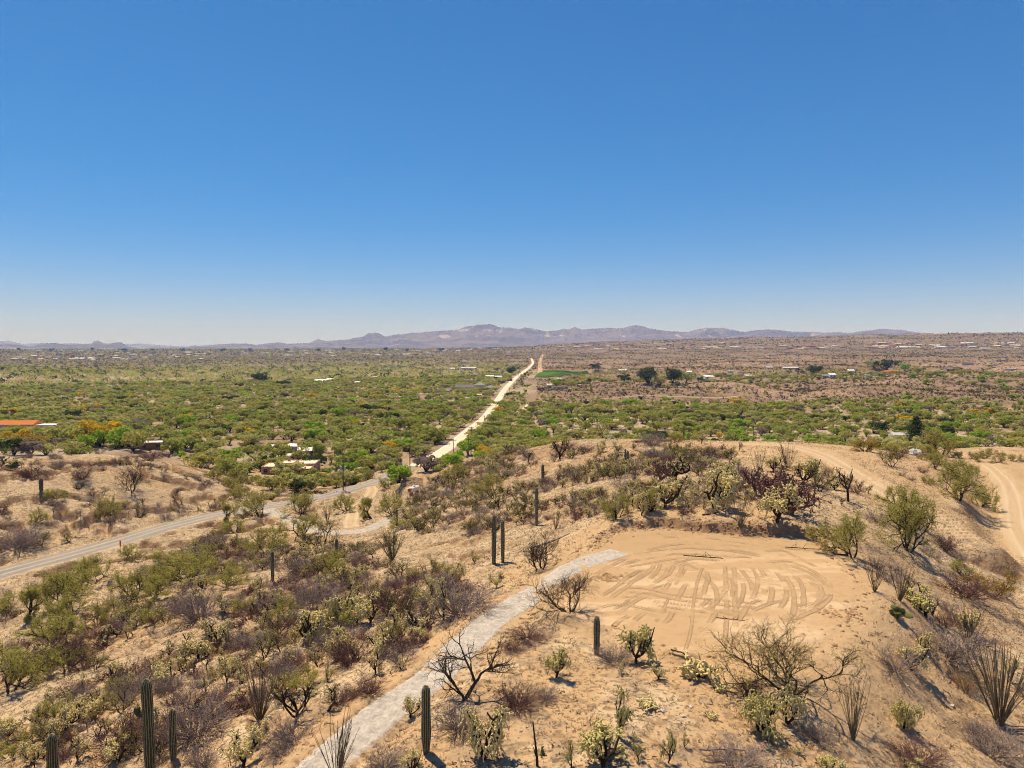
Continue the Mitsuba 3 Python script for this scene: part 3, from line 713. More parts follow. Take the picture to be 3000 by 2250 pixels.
def pear(seed):
    rng = np.random.default_rng(seed); m = MB()
    import trimesh
    ball = trimesh.creation.icosphere(subdivisions=1)
    tips = [np.zeros(3) for _ in range(6)]
    for k in range(22):
        p = tips[rng.integers(0, len(tips))]
        d = unit(rdir(rng) * .8 + [0, 0, .7]); s = rng.uniform(.14, .2)
        a = unit(np.cross(d, rdir(rng))); b = np.cross(d, a)
        c = p + d * s * .95
        m.add(c + ball.vertices[:, :1] * d * s + ball.vertices[:, 1:2] * a * s * .72 + ball.vertices[:, 2:] * b * s * .16, ball.faces)
        if k < 14: tips.append(p + d * s * 1.8)
    return fit([m.mesh()], 1.4)[0]
species('prickly_pear0', {'pads': (pear(1), 'pear_skin', True)})
species('prickly_pear1', {'pads': (pear(2), 'pear_skin', True)})
def stick(seed):
    rng = np.random.default_rng(seed); m = MB()
    limb(m, np.array([0, 0, -.03]), unit([.1, 0, 1]), 1.0, .030, .014, rng, .06, .05, 5, 5)
    limb(m, np.array([.02, 0, .15]), unit([-.8, .2, .7]), .5, .022, .012, rng, .12, .1, 4, 5)
    limb(m, np.array([-.2, .05, .35]), unit([-.5, .3, .8]), .25, .012, .008, rng, .12, .1, 3, 4)
    return fit([m.mesh()], .7)[0]
species('stump0', {'branches': (stick(1), 'cholla_wood', True)})

# trees seen from far: clumps of leaf sprays around lobes of the crown, on a short forked trunk
def far_tree(seed, n, lobes, wide, size, trunk=True, tall=.72):
    rng = np.random.default_rng(seed)
    w, l = MB(), MB()
    c = rng.normal(size=(lobes, 3)) * [.26, .26, .13] + [0, 0, .62]
    rad = rng.uniform(.17, .30, lobes)
    k = rng.integers(0, lobes, n)
    d = rdir(rng, n); d[:, 2] = np.abs(d[:, 2]) * rng.choice([1, 1, 1, -.7], n)
    at = c[k] + unit(d) * (rad[k] * rng.uniform(.65, 1.12, n))[:, None]
    nrm = unit(d + rng.normal(size=(n, 3)) * .45)
    a = unit(np.cross(nrm, rdir(rng, n))); b = np.cross(nrm, a)
    s = (size * rng.uniform(.6, 1.4, n))[:, None]
    l.add(np.stack([at - a * s, at + a * s * .6 + b * s * .5, at + b * s * .9 * -1 + a * s * .3], 1).reshape(-1, 3), np.arange(3 * n).reshape(-1, 3))
    if trunk:
        for j in range(min(lobes, 5)):
            mid = np.array([c[j][0] * .35, c[j][1] * .35, .28])
            w.tube([[0, 0, -.05], mid, c[j]], [.035, .026, .012], 4, False)
        return fit([w.mesh(), l.mesh()], wide)
    return fit([l.mesh()], wide)
GREENS = ['leaf_green', 'leaf_sage', 'leaf_olive', 'leaf_bright', 'leaf_dark', 'leaf_yellow', 'leaf_grey']
for i in range(5):
    a = far_tree(500 + i, 760, 8 + i, (1.6, 1.9, 1.5, 2.1, 1.7)[i], .075)
    for g in GREENS:
        if g == GREENS[0]: species(f'valley{i}{g}', {'trunk': (a[0], 'bark', False), 'crown': (a[1], g, False)})
        else: reuse(f'valley{i}{g}', f'valley{i}{GREENS[0]}', {'crown': g})
    b = far_tree(520 + i, 190, 6 + i, (1.6, 1.9, 1.5, 2.1, 1.7)[i], .13, False)
    for g in GREENS:
        if g == GREENS[0]: species(f'wood{i}{g}', {'crown': (b[0], g, False)})
        else: reuse(f'wood{i}{g}', f'wood{i}{GREENS[0]}', {'crown': g})
def conifer(seed, wide, n=2600, spire=False):
    rng = np.random.default_rng(seed); w, l = MB(), MB()
    z = rng.uniform(.12, 1, n) if not spire else rng.uniform(.05, 1, n)
    env = (1 - z) ** .55 * (.75 + .35 * np.sin(z * 40 + rng.normal(size=n) * .4)) if not spire else np.minimum(1, (1 - z) * 4) * (z * .3 + .7)
    a = rng.uniform(0, 6.28, n); q = np.sqrt(rng.uniform(.2, 1, n)) * env * .5
    at = np.stack([np.cos(a) * q, np.sin(a) * q, z], 1)
    leaves(l, at, .045, .012, rng, .7)
    w.tube([[0, 0, -.03], [0, 0, .5], [0, 0, .95]], [.03, .02, .006], 6)
    return fit([w.mesh(), l.mesh()], wide)
a = conifer(1, .75); species('pine0', {'trunk': (a[0], 'bark', True), 'crown': (a[1], 'leaf_dark', False)})
a = conifer(2, .14, 700, True); species('cypress0', {'trunk': (a[0], 'bark', True), 'crown': (a[1], 'leaf_dark', False)})

# ------------------------------------------------------------------ placing
TAKEN = []
def instance(kind, key, x, y, h, rot, wide=1.0, z=None, tilt=0.0):
    if 'cholla' in kind or kind == 'teddy0': labels[key + '__joints'] = {'kind': 'stuff'}
    if z is None: z = float(level(x, y)[0])
    t = T().translate([float(x), float(y), float(z)]).rotate([0, 0, 1], float(rot))
    if tilt: t = t.rotate([0, 1, 0], float(tilt))
    scene[key] = {'type': 'instance', 'group': {'type': 'ref', 'id': 'kind_' + kind}, 'to_world': t.scale([float(h * wide), float(h * wide), float(h)])}

def metre(p):
    """photograph pixels per metre of height at the point p"""
    return float(project(p)[1] - project(p + np.array([0, 0, 1.0]))[1])

def put(name, kind, px, py, hpx, label, cat, group=None, wide=1.0, rot=None, tilt=0.0, rmin=0.0):
    p = hit(px, py, level, rmin)
    h = hpx / metre(p)
    key = numbered(name)
    instance(kind, key, p[0], p[1], h, R.uniform(0, 360) if rot is None else rot, wide, p[2], tilt)
    tag(key, label, cat, group)
    TAKEN.append((p[0], p[1], .45 * h * wide))
    return key

# ------------------------------------------------------------------ saguaros: ribbed columns, each its own
def saguaro(px, top, foot, wpx, label, arm=None, bend=0.0, group=None):
    p = hit(px, foot, level)
    m1 = metre(p); h = (foot - top) / m1; r = wpx / m1 / 2
    key = numbered('saguaro_cactus')
    rng = np.random.default_rng(int(px))
    def column(mb, pts, rad, ribs=14):
        n = ribs * 4; g = np.arange(n) * 2 * math.pi / n
        pts = np.asarray(pts); t = unit(np.gradient(pts, axis=0))
        a = unit(np.cross(t, [0.2, 1, 0.1])); b = np.cross(t, a)
        rr = rad[:, None] * (1 + .12 * np.cos(g * ribs)[None])
        v = pts[:, None] + rr[..., None] * (np.cos(g)[None, :, None] * a[:, None] + np.sin(g)[None, :, None] * b[:, None])
        i, j = np.meshgrid(np.arange(len(pts) - 1), np.arange(n), indexing='ij')
        q = np.stack([i * n + j, i * n + (j + 1) % n, (i + 1) * n + (j + 1) % n, (i + 1) * n + j], -1).reshape(-1, 4)
        mb.add(v.reshape(-1, 3), np.vstack([q[:, [0, 1, 2]], q[:, [0, 2, 3]]]))
    mb = MB()
    s = np.r_[np.linspace(-.04, .93, 16), 1 - .07 * np.cos(np.linspace(.25, 1.57, 7))]
    s = np.unique(s)
    w = r * (.80 + .28 * sstep(0, .25, s) - .10 * sstep(.6, 1, s) + .06 * np.sin(s * 9 + px)) * np.sqrt(np.clip((1.0 - s) / (r * 1.4 / h), 0, 1) + 1e-4)
    pts = np.stack([p[0] + bend * h * s ** 2, p[1] + 0 * s, p[2] + h * s], 1)
    column(mb, pts, w)
    body = mb.mesh()
    scene[key] = mikit.ply(body, 'saguaro_skin', smooth=True)
    cr = MB()
    for k in range(110):
        g = rng.uniform(0, 6.28); u = rng.uniform(.965, 1.0)
        q = np.array([np.interp(u, s, pts[:, i]) for i in range(3)]); ww = float(np.interp(u, s, w))
        d = unit(np.array([math.cos(g), math.sin(g), .6]))
        q = q + ww * np.array([math.cos(g), math.sin(g), 0])
        cr.tube([q, q + d * .05], [.012, .002], 3, False)
    t_ = unit(np.gradient(pts, axis=0)); a_ = unit(np.cross(t_, [0.2, 1, 0.1])); b_ = np.cross(t_, a_)
    for j in range(14):
        g = j * 2 * math.pi / 14
        cr.tube((pts + (w * 1.115)[:, None] * (math.cos(g) * a_ + math.sin(g) * b_))[1:-1], .011, 3, False)
    scene[key + '__spines'] = mikit.ply(cr.mesh(), 'spine', smooth=False)
    if arm:
        am = MB(); zs, side, L = arm
        t = np.linspace(0, 1, 14)
        q = np.stack([p[0] + side * r * (.6 + 2.0 * np.sin(np.minimum(t * 3, 1.57))), p[1] + 0 * t, p[2] + h * zs + L * sstep(.15, 1, t)], 1)
        column(am, q, r * .62 * np.sqrt(np.clip((1 - t) * 5, 0, 1) + 1e-4), 13)
        scene[key + '__arm'] = mikit.ply(am.mesh(), 'saguaro_skin', smooth=True)
    tag(key, label, 'cactus', group)
    TAKEN.append((p[0], p[1], .4))
saguaro(440, 1990, 2262, 25, 'tallest saguaro column of the bottom left corner, with a stub arm', (.62, -1, .5), -.02)
saguaro(508, 2076, 2224, 17, 'thin dark saguaro in a tangle of grey twigs, right of the tallest one')
saguaro(156, 2150, 2300, 24, 'stout saguaro cut by the bottom edge of the photo, far left')
saguaro(1249, 2008, 2205, 22, 'thick single saguaro column beside the gravel driveway near a cholla')
saguaro(1748, 1804, 1916, 15, 'short saguaro standing alone on the edge of the graded dirt pad')
saguaro(1447, 1508, 1652, 11, 'taller saguaro of the pair in the middle of the slope', None, .01)
saguaro(1473, 1523, 1648, 9.5, 'shorter right saguaro of the pair in the middle of the slope')
saguaro(987, 1578, 1652, 8, 'saguaro rising out of a yellow-olive bush below the white gravel path')
saguaro(799, 1614, 1700, 8, 'lone slim saguaro beside a round grey bush on the lower slope')
saguaro(1162, 1492, 1540, 6.5, 'small saguaro at the right end of the white gravel path')
saguaro(1572, 1427, 1540, 7.5, 'dark saguaro among chollas high on the slope, left of a fan of grey stems')
saguaro(1590, 1360, 1410, 7, 'saguaro on the bare orange slope below the picnic knoll')
saguaro(1650, 1389, 1420, 5.5, 'small dark saguaro half hidden by a grey bush under the knoll')
saguaro(1832, 1315, 1356, 5.5, 'left saguaro of the two close together on the ridge')
saguaro(1839, 1320, 1357, 5.5, 'right saguaro of the two close together on the ridge')
saguaro(1567, 1272, 1296, 3.6, 'little saguaro on the left brow of the picnic knoll')
saguaro(2003, 1246, 1290, 4.2, 'saguaro behind the ridge rising against the green valley')
saguaro(121, 1400, 1440, 9, 'short dark saguaro on the hill across the paved road')

# ------------------------------------------------------------------ plants of the near hills that the photograph shows one by one
NEAR = """
C0 1202 2101 75 .9 lone cholla with hanging yellow tips beside the thick saguaro at the driveway
C3 1148 1868 90 1 cholla with spread yellow-green arms just left of the driveway's middle
C1 1100 1977 95 .9 tall bushy-topped cholla standing before a purple shrub left of the driveway
C3 1175 1963 50 .9 small upright cholla at the driveway's left bank
C1 1039 1930 60 1 cholla whose yellow top shows above a purple shrub
C1 931 1953 75 .9 straight-stemmed cholla with two tufts on the pale slope
C3 843 1962 75 1 narrow cholla with drooping crown on the pale slope
C3 960 1995 65 .8 thin cholla with a small tuft, second from the driveway bank
C2 895 1876 100 1 wide many-armed cholla with dark elbows on the left slope
C4 1003 1822 90 1 wide cholla behind the many-armed one, tips pale yellow
C2 1084 1826 85 1 spreading cholla left of the big purple-brown bush
C0 1243 1792 105 .8 tall cholla right of the purple-brown bush
C3 1299 1818 130 .7 tallest leaning cholla with a long bare trunk above the driveway
C1 1258 1814 60 1 low yellow-tipped cholla under the leaning one
B0 863 2128 120 1 big nearly bare dark cholla at the bottom of the slope
B3 960 2084 85 1.1 leafless black cholla with upturned arms by the driveway bank
C0 818 1768 45 1 small dense cholla in a pale clearing of the slope
C1 766 1845 60 1 cholla with a round yellow head at the left of the slope
C0 1392 1651 42 1 round-headed cholla at the foot of the saguaro pair
C0 1455 1722 48 1.1 bright yellow cholla in front of the big grey bush
C4 1419 2225 155 .8 large yellow cholla right of the thick saguaro, trunk bent
C2 1206 2262 60 1 cholla cut by the bottom edge under the driveway
C0 760 2185 75 1 dense cholla at the left of the driveway's lower end
C0 712 2249 120 1 big round cholla on a single dark trunk at the bottom left
C1 490 1928 60 .9 pale yellow cholla in the left scrub, first of three
C2 579 1930 75 1.1 broad pale yellow cholla in the left scrub with curved dark arms
C0 468 2003 75 .8 upright yellow cholla in front of the broad one
D1 570 1990 60 1 dark purple dead cholla between the yellow ones
C0 660 1795 65 1 cholla with bright yellow top under the wide grey bush
C3 246 2021 55 1 small dry cholla on the open sand at left
C4 640 1900 90 1 tangled cholla right of the wide grey bush
G0 1629 1985 100 .95 green-tufted cholla with a dark forked trunk below the pad
G2 1864 1944 115 .8 large cholla with a flat green crown at the pad's near edge
C0 1930 1990 50 1 low cholla clump at the foot of the flat-crowned one
C1 1820 1975 45 1 small dry cholla left of the low clump
G3 1812 2158 155 .7 leaning cholla with a long forked bare trunk in the foreground
G3 1674 2248 85 .7 thin-trunked cholla with a small green head at the bottom edge
G2 1765 2243 110 1.2 wide cholla clump at the bottom edge under the leaning one
G1 1871 2222 70 .9 round-headed cholla right of the wide clump at the bottom
G1 1957 2235 110 .6 pale yellow upright cholla beside a black stump at the bottom
G3 2006 2188 48 .8 very small cholla standing alone on bare sand
L0 1902 2075 30 1.3 low sprawling cholla near a white stone
L0 2050 1982 62 1.0 fallen cholla lying on the pad's dirt bank
L0 2115 2020 28 1.2 scrap of cholla on the ground beside the bank
T0 2228 2142 125 1 dense pale green cholla ball beside the big forked mesquite
G3 2325 2070 60 1.2 pale green cholla against the base of the forked mesquite
G2 2709 1805 82 1.2 yellow-green cholla on the right slope with a black trunk
C2 2670 1962 75 1 dry yellow cholla at the foot of the fill slope
T0 2648 2134 95 .85 upright grey-green cholla on the fill slope of the pad
G0 2430 2262 60 1.5 bright yellow cholla cut by the bottom edge right of centre
G0 2675 2262 40 1.6 small yellow cholla at the bottom edge, far right
B1 2485 1470 105 1 gnarled black cholla left of the second clearing
C2 2355 1420 80 1 dark-stemmed cholla before the bare tree at the second clearing
C2 1950 1488 85 1.1 dark forked cholla on the sand above the pad
C2 2093 1487 115 1 broad cholla with a grey-yellow crown above the cut bank
C4 2110 1455 95 1.1 wide cholla behind the broad one above the cut bank
C2 2140 1420 75 1 flat-topped cholla on the ridge, third above the cut bank
C0 2275 1530 125 1.1 large cholla at the right end of the cut bank
C3 2062 1492 50 .8 thin cholla left of the broad one above the bank
C3 1880 1510 75 .8 slim cholla at the pad's far left edge
C1 1804 1522 85 .8 two-armed cholla left of the pad's far edge
B2 1975 1412 85 1 dark bare-armed cholla in the middle of the ridge
C4 1905 1500 60 1 cholla leaning right on the sand above the pad
C2 2265 1382 48 1 cholla in front of the second clearing, leftmost
C0 2290 1405 42 1 cholla in front of the second clearing under the fan of grey stems
C3 2165 1322 40 .9 round-headed cholla on the skyline of the ridge
C1 2055 1300 45 .9 cholla with a tall dark stem against the green valley
C0 1765 1325 36 1.1 cholla below the picnic table on the orange slope
C0 1812 1325 34 1.1 second cholla below the picnic table, right of the first
C1 1857 1318 30 1 thin cholla right of the two below the picnic table
C3 1636 1290 22 1 tiny cholla on the bare knoll's skyline
B0 1640 1345 62 1 bare black cholla on the orange slope left of the saguaro
B1 1550 1355 40 1.1 dark cholla on the left flank of the knoll
B4 1490 1332 36 1.2 bare dark cholla left of the knoll
C4 1440 1393 55 1.1 bare-armed cholla on the slope below the green thicket
B3 1675 1345 36 1 small black cholla right of the bare one on the orange slope
P0 1590 2212 24 1 small prickly pear beside a dead black stump in the foreground
P1 2628 1808 35 1.6 sprawling yellow-green prickly pear under the pad's right edge
P1 38 1368 22 1.8 dark green prickly pear on the left hill
P0 8 1352 16 1.3 prickly pear at the left margin of the photo
S0 1575 2245 130 1 dead black three-pronged stump at the bottom edge
O2 2928 2122 245 .8 huge fan-shaped ocotillo at the right margin
O3 2499 2168 190 .9 tall open ocotillo with crooked wands in the right foreground
O0 2842 1914 140 1 fan-shaped ocotillo above a grey bush on the right slope
O1 2636 1760 112 .95 narrow dense ocotillo on the pad's right shoulder, right of two
O1 2562 1732 95 1 narrow ocotillo on the pad's right shoulder, left of two
O2 760 2112 180 .75 tall grey ocotillo at the left end of the slope
O0 985 2290 200 .9 ocotillo whose arching wands cross the driveway at the bottom
o2 1148 1640 95 1.1 leafy green ocotillo fan below the white gravel path
O1 1628 1550 65 .85 grey ocotillo fan right of the dark saguaro
O1 1860 1416 75 1 grey ocotillo before the two close saguaros
O3 2223 1402 95 .9 tall sparse ocotillo before the second clearing
O3 2170 1545 125 .9 crooked ocotillo hanging over the cut bank
O0 2308 1376 85 1 wide bare ocotillo before the second clearing, right of the tall one
O3 2140 1360 50 1 short ocotillo leaning left of the second clearing
o0 960 1528 65 .8 leafy ocotillo fan standing on the lower white path
M2 2313 2032 245 1.05 big sparse mesquite with forked black trunks in the right foreground
N4 1338 2052 205 1.25 bare black mesquite leaning over the gravel driveway
N2 1667 1797 140 1.1 bare thorny tree beside the driveway's upper end
N0 1580 1668 135 .8 bare twisted tree on the slope above the driveway
m0 2494 1633 150 .95 olive mesquite on the pad's far right corner
m2 2660 1615 185 .75 tall olive mesquite right of the pad's far right corner
m1 2640 1508 110 .9 feathery olive mesquite behind the pad's right corner
m2 2810 1466 120 .95 large olive mesquite by the dirt track on the right
m3 2872 1484 75 1 olive mesquite close to the dirt track, smaller of two
m2 2756 1336 85 1 spreading olive mesquite at the head of the right gully
M0 2615 1368 62 1 bare spreading mesquite beside the second clearing
y1 2532 1323 50 1 rust-green bush at the edge of the second clearing
M1 2400 1440 95 .85 wispy mesquite on the ridge right of a fan of grey stems
m3 1763 1285 65 1.0 single olive mesquite beside the picnic table
m1 2640 1545 80 1 wispy mesquite on the right shoulder
y2 2905 1746 90 1 pale green open bush on the far right slope
m1 879 1570 75 1.2 open olive mesquite before the white gravel path
M1 933 1612 95 .95 thin mesquite with crossed stems right of the open olive one
m0 779 1620 95 1.1 spreading mesquite with black limbs below the paved road
m3 1014 1498 72 1.0 round olive mesquite by the dirt link track, right of two
m2 884 1508 75 1.1 double mesquite between the paved road and the white path
m3 1150 1510 90 1 full green mesquite by the fenced tank
m4 1092 1520 70 1 thin mesquite left of the full green one
m0 760 1512 90 .9 olive mesquite leaning over the paved road
m4 655 1525 55 1 small olive mesquite right beside the paved road
b0 690 1560 55 1 olive bush below the small roadside mesquite
b1 985 1678 72 1.1 yellow-olive bush around a saguaro
b2 560 1668 80 1.2 bright olive bush at the roadside, upper of two
B_ 0 0 0 0 0
b0 547 1698 100 1.25 biggest bright olive bush by the paved road
b1 391 1642 55 1 small olive bush beside the orange-tipped road marker
b2 271 1706 75 1.2 olive thicket along the paved road, left part
m0 393 1750 95 1 dark-limbed mesquite in the roadside thicket, middle
m1 452 1760 90 1 dark-limbed mesquite in the roadside thicket, right
m3 321 1805 75 1 small mesquite with a split trunk below the roadside thicket
M0 404 1814 70 1 thin mesquite right of the split-trunked one
m2 190 1785 120 1 broad olive mesquite in the left thicket
m4 68 1818 110 1 olive mesquite near the left margin
b1 20 1800 70 1.1 grey-olive bush at the left margin
m1 160 1900 135 1 pale olive mesquite in front of the left thicket
m0 32 2027 150 1.1 large olive mesquite at the left margin in the lower corner
b0 664 1720 75 1 olive bush right of the roadside thicket
g0 628 1598 55 1.1 grey-green bush beyond the biggest olive bush
g0 588 1812 105 1.05 wide violet-grey bush in the left scrub
g2 931 1780 85 1.0 wide round grey bush in the middle of the slope
g0 877 1672 65 1 pale grey round bush beside a slim saguaro
g2 1345 1800 115 1.1 broad grey bush left of the driveway's upper end
p1 1157 1792 115 1.1 big purple-brown bush in the middle of the slope
p0 1030 1945 95 1 purple leafless bush on the slope
p1 1085 2035 70 1 purple leafless bush at the driveway bank
p0 1184 1912 65 1 purple leafless bush between two chollas near the driveway
p2 994 2062 60 1 low purple bush by the bare black cholla
p1 1025 1725 55 1 reddish purple bush above the broad grey one
p0 203 1935 100 1.2 tangled purple thicket at the left
p1 375 2010 90 1 purple bush on the open sand at left
g1 574 2160 150 1.2 tangle of long bare twigs right of the thin saguaro
p0 350 2190 120 1.2 purple-grey tangle between the saguaros at the bottom left
g1 1130 2262 80 1.4 grey twiggy bush at the bottom of the driveway
g1 1345 2140 110 1 sparse grey bush right of the thick saguaro
p2 1513 2075 90 .9 upright purple bush below the bare mesquite
g2 1794 1940 60 1.1 pale grey bush at the pad's near left corner
g1 1600 2050 55 1.1 sparse twigs beside the green-tufted cholla
g2 2160 2245 70 1.6 pale fallen twigs at the bottom edge
g0 2770 1930 110 1.25 big pale violet-grey bush on the right slope
t1 2825 2020 70 1 straw brown bush under the big grey one
p2 1545 1872 42 1.8 dark dead brush on the driveway's right bank
p1 1500 1905 36 1.6 low dark brush below the first heap on that bank
g2 2905 2215 90 1.4 grey bush in the bottom right corner
p2 2680 2240 70 1.6 black-twigged tangle at the bottom right
p2 2830 1748 75 1.2 dark purple thicket on the right slope
b1 2820 1690 55 .9 dark green bush behind the purple thicket
p1 2770 1612 60 1 purple bush at the right end of the tall olive mesquite
g1 2400 2170 70 1.2 dry bush at the foot of the forked mesquite
p1 2195 2030 60 1.2 black brush pile at the end of the pad's dirt bank
D0 2270 1482 125 1.05 big dark purple dead cholla on the ridge above the cut bank
D2 2318 1506 110 1.0 purple dead cholla at the right end of the cut bank
D3 2215 1452 95 1.1 purple dead cholla left of the biggest one above the cut bank
D1 1930 1425 90 1.0 purple dead cholla in the thick scrub of the ridge
g2 1912 1306 52 1 big pale grey bush beside a log on the picnic knoll
g0 1920 1345 45 1.2 violet-grey bush on the ridge below the knoll
p0 1660 1320 34 1.4 low purple bush on the orange slope
p1 1715 1325 30 1.6 wide low purple bush under the picnic knoll
y1 1984 1295 32 1 rusty yellow bush on the ridge's skyline
m3 1812 1515 95 .9 olive mesquite above the pad's far left, larger of two
m1 1918 1495 80 .9 olive mesquite above the pad's far left, smaller of two
m0 1440 1455 80 1.1 olive mesquite on the upper slope
m2 1330 1415 60 1.1 dark mesquite on the lower flank
b2 1180 1545 45 1.2 grey-green bush at the end of the white path
y0 88 1318 62 1.3 large dry mesquite with a dark trunk on the left hill's brow
N2 386 1442 90 .95 black-limbed bare tree on the left hill's flank
m0 305 1512 65 1.1 pale olive mesquite just above the paved road
m3 105 1530 55 1 green bush on the left hill near the margin
g0 40 1610 85 1.3 dark grey bush above the road at the left margin
p0 95 1398 50 1.2 dry purple bush on the left hill
g1 170 1375 40 1.2 dry grey bush on the left hill, right of the purple one
g0 12 1312 28 1.5 pale grey bush on the left hill's brow at the margin
p1 240 1405 50 1 dry bush in the middle of the left hill
p2 440 1345 34 1.6 purple thicket on the left hill's right shoulder
b1 165 1462 40 1.1 grey-green shrub clump low on the left hill
"""
CODES = {'C': ('cholla', 'cholla_cactus', 'cactus'), 'G': ('green_cholla', 'cholla_cactus', 'cactus'), 'B': ('bare_cholla', 'cholla_cactus', 'cactus'), 'D': ('dead_cholla', 'cholla_cactus', 'cactus'), 'T': ('teddy', 'cholla_cactus', 'cactus'), 'L': ('low_cholla', 'cholla_cactus', 'cactus'),
         'P': ('prickly_pear', 'prickly_pear', 'cactus'), 'S': ('stump', 'dead_stump', 'stump'), 'O': ('ocotillo', 'ocotillo_plant', 'ocotillo'), 'o': ('leafy_ocotillo', 'ocotillo_plant', 'ocotillo'), 'M': ('sparse', 'mesquite_tree', 'tree'), 'm': ('mesquite', 'mesquite_tree', 'tree'), 'N': ('bare', 'mesquite_tree', 'tree'),
         'b': ('bush', 'palo_verde_bush', 'bush'), 'y': ('bush_yellow', 'palo_verde_bush', 'bush'), 'g': ('grey_shrub', 'dry_shrub', 'shrub'), 'p': ('purple_shrub', 'dry_shrub', 'shrub'), 't': ('tan_shrub', 'dry_shrub', 'shrub')}
for line in NEAR.strip().splitlines():
    code, px, py, h, wide, label = line.split(' ', 5)
    if code == 'B_': continue
    kind, name, cat = CODES[code[0]]
    put(name, kind + code[1], float(px), float(py), float(h), label, cat, None, float(wide))

# ------------------------------------------------------------------ the rest of the scrub on the near hills
def clearance(x, y):
    """distance to the nearest road or pad edge"""
    d = np.minimum(dist_to(PAD, x, y) - 1.2, 20)
    for w, m in ((paved_way, .8), (drive_way, .6), (spur_way, .2), (track_way, .6), (right_way, .6), (link_way, .2)):
        d = np.minimum(d, w.near(x, y)[0] - w.width / 2 - m)
    return d
class Spread:
    """keeps plants from standing in one another"""
    def __init__(self): self.cells = {}
    def add(self, x, y, r): self.cells.setdefault((int(x // 4), int(y // 4)), []).append((x, y, r))
    def free(self, x, y, r):
        for i in range(-1, 2):
            for j in range(-1, 2):
                for a, b, c in self.cells.get((int(x // 4) + i, int(y // 4) + j), ()):
                    if (x - a) ** 2 + (y - b) ** 2 < (.62 * (r + c)) ** 2: return False
        return True
spread = Spread()
for x, y, r in TAKEN: spread.add(x, y, r)
PLACES = [  # zone name, corners in the photograph, plants per 100 m2, mix of kinds
    ('lower slope left of the driveway', [(560, 1560), (1000, 1600), (1330, 1560), (1420, 1660), (1340, 1820), (1100, 2010), (800, 2230), (0, 2250), (0, 1900), (300, 1850), (520, 1760)], 22.0, 'CCCCCBDgggggppppptttbM'),
    ('roadside strip below the paved road', [(0, 1750), (330, 1640), (560, 1560), (700, 1560), (520, 1760), (300, 1850), (0, 1900)], 4.5, 'mbbmMgpgp'),
    ('flank between the tank and the saguaro pair', [(1190, 1450), (1330, 1385), (1480, 1330), (1600, 1400), (1740, 1480), (1640, 1570), (1500, 1640), (1330, 1600), (1180, 1560)], 18.0, 'CCCCBBggggppptM'),
    ('ridge between the pad and the picnic knoll', [(1620, 1330), (1720, 1330), (2000, 1320), (2130, 1320), (2200, 1400), (2330, 1430), (2300, 1500), (2130, 1500), (1960, 1520), (1800, 1540), (1700, 1530), (1640, 1450)], 19.0, 'CCCCCCBBDgggppptM'),
    ('slope right of the pad', [(2420, 1360), (2560, 1440), (2700, 1520), (2900, 1700), (3000, 1760), (3000, 2250), (2700, 2250), (2560, 2000), (2720, 1850), (2560, 1700), (2480, 1600), (2400, 1500)], 4.6, 'CBgggpptt'),
    ('gully by the right dirt track', [(2560, 1310), (2800, 1280), (3000, 1270), (3000, 1370), (2900, 1360), (2750, 1420), (2640, 1430)], 4.0, 'mbgppbC'),
    ('hill across the paved road', [(0, 1330), (280, 1320), (480, 1370), (640, 1420), (640, 1500), (420, 1560), (0, 1660)], 6.0, 'ggggpppttBMC'),
    ('foot of the left hill', [(380, 1335), (700, 1400), (1160, 1390), (1180, 1430), (900, 1440), (760, 1470), (660, 1490), (560, 1420)], 2.2, 'mmmbbgpM'),
    ('foreground below the pad', [(1300, 1990), (1580, 1950), (1760, 1960), (2000, 2010), (2160, 2080), (2400, 2150), (2460, 2250), (1300, 2250)], 3.2, 'gpttLC'),
]
HEIGHTS = {'C': (1.0, 2.3), 'B': (1.0, 2.1), 'D': (.9, 1.7), 'g': (.8, 2.3), 'p': (.8, 2.0), 't': (.4, .8), 'm': (2.8, 4.6), 'M': (2.0, 3.2), 'b': (1.4, 2.6), 'y': (1.4, 2.4), 'L': (.3, .5)}
WORDS = {'C': 'yellow-tipped cholla', 'B': 'nearly bare dark cholla', 'D': 'dead purple cholla', 'g': 'leafless grey bush', 'p': 'leafless purple-brown bush', 't': 'straw-coloured bush', 'm': 'olive mesquite', 'M': 'thin sparse mesquite', 'b': 'olive green bush', 'y': 'rusty yellow-green bush', 'L': 'sprawling cholla'}
VARIANTS = {'C': 5, 'B': 5, 'D': 5, 'g': 3, 'p': 3, 't': 3, 'm': 5, 'M': 5, 'b': 3, 'y': 3, 'L': 1}
THIN = {'C': 'thin_cholla', 'M': 'thin_sparse', 'g': 'thin_grey_shrub', 'p': 'thin_purple_shrub', 't': 'thin_tan_shrub'}
from collections import Counter
near_kinds = Counter()
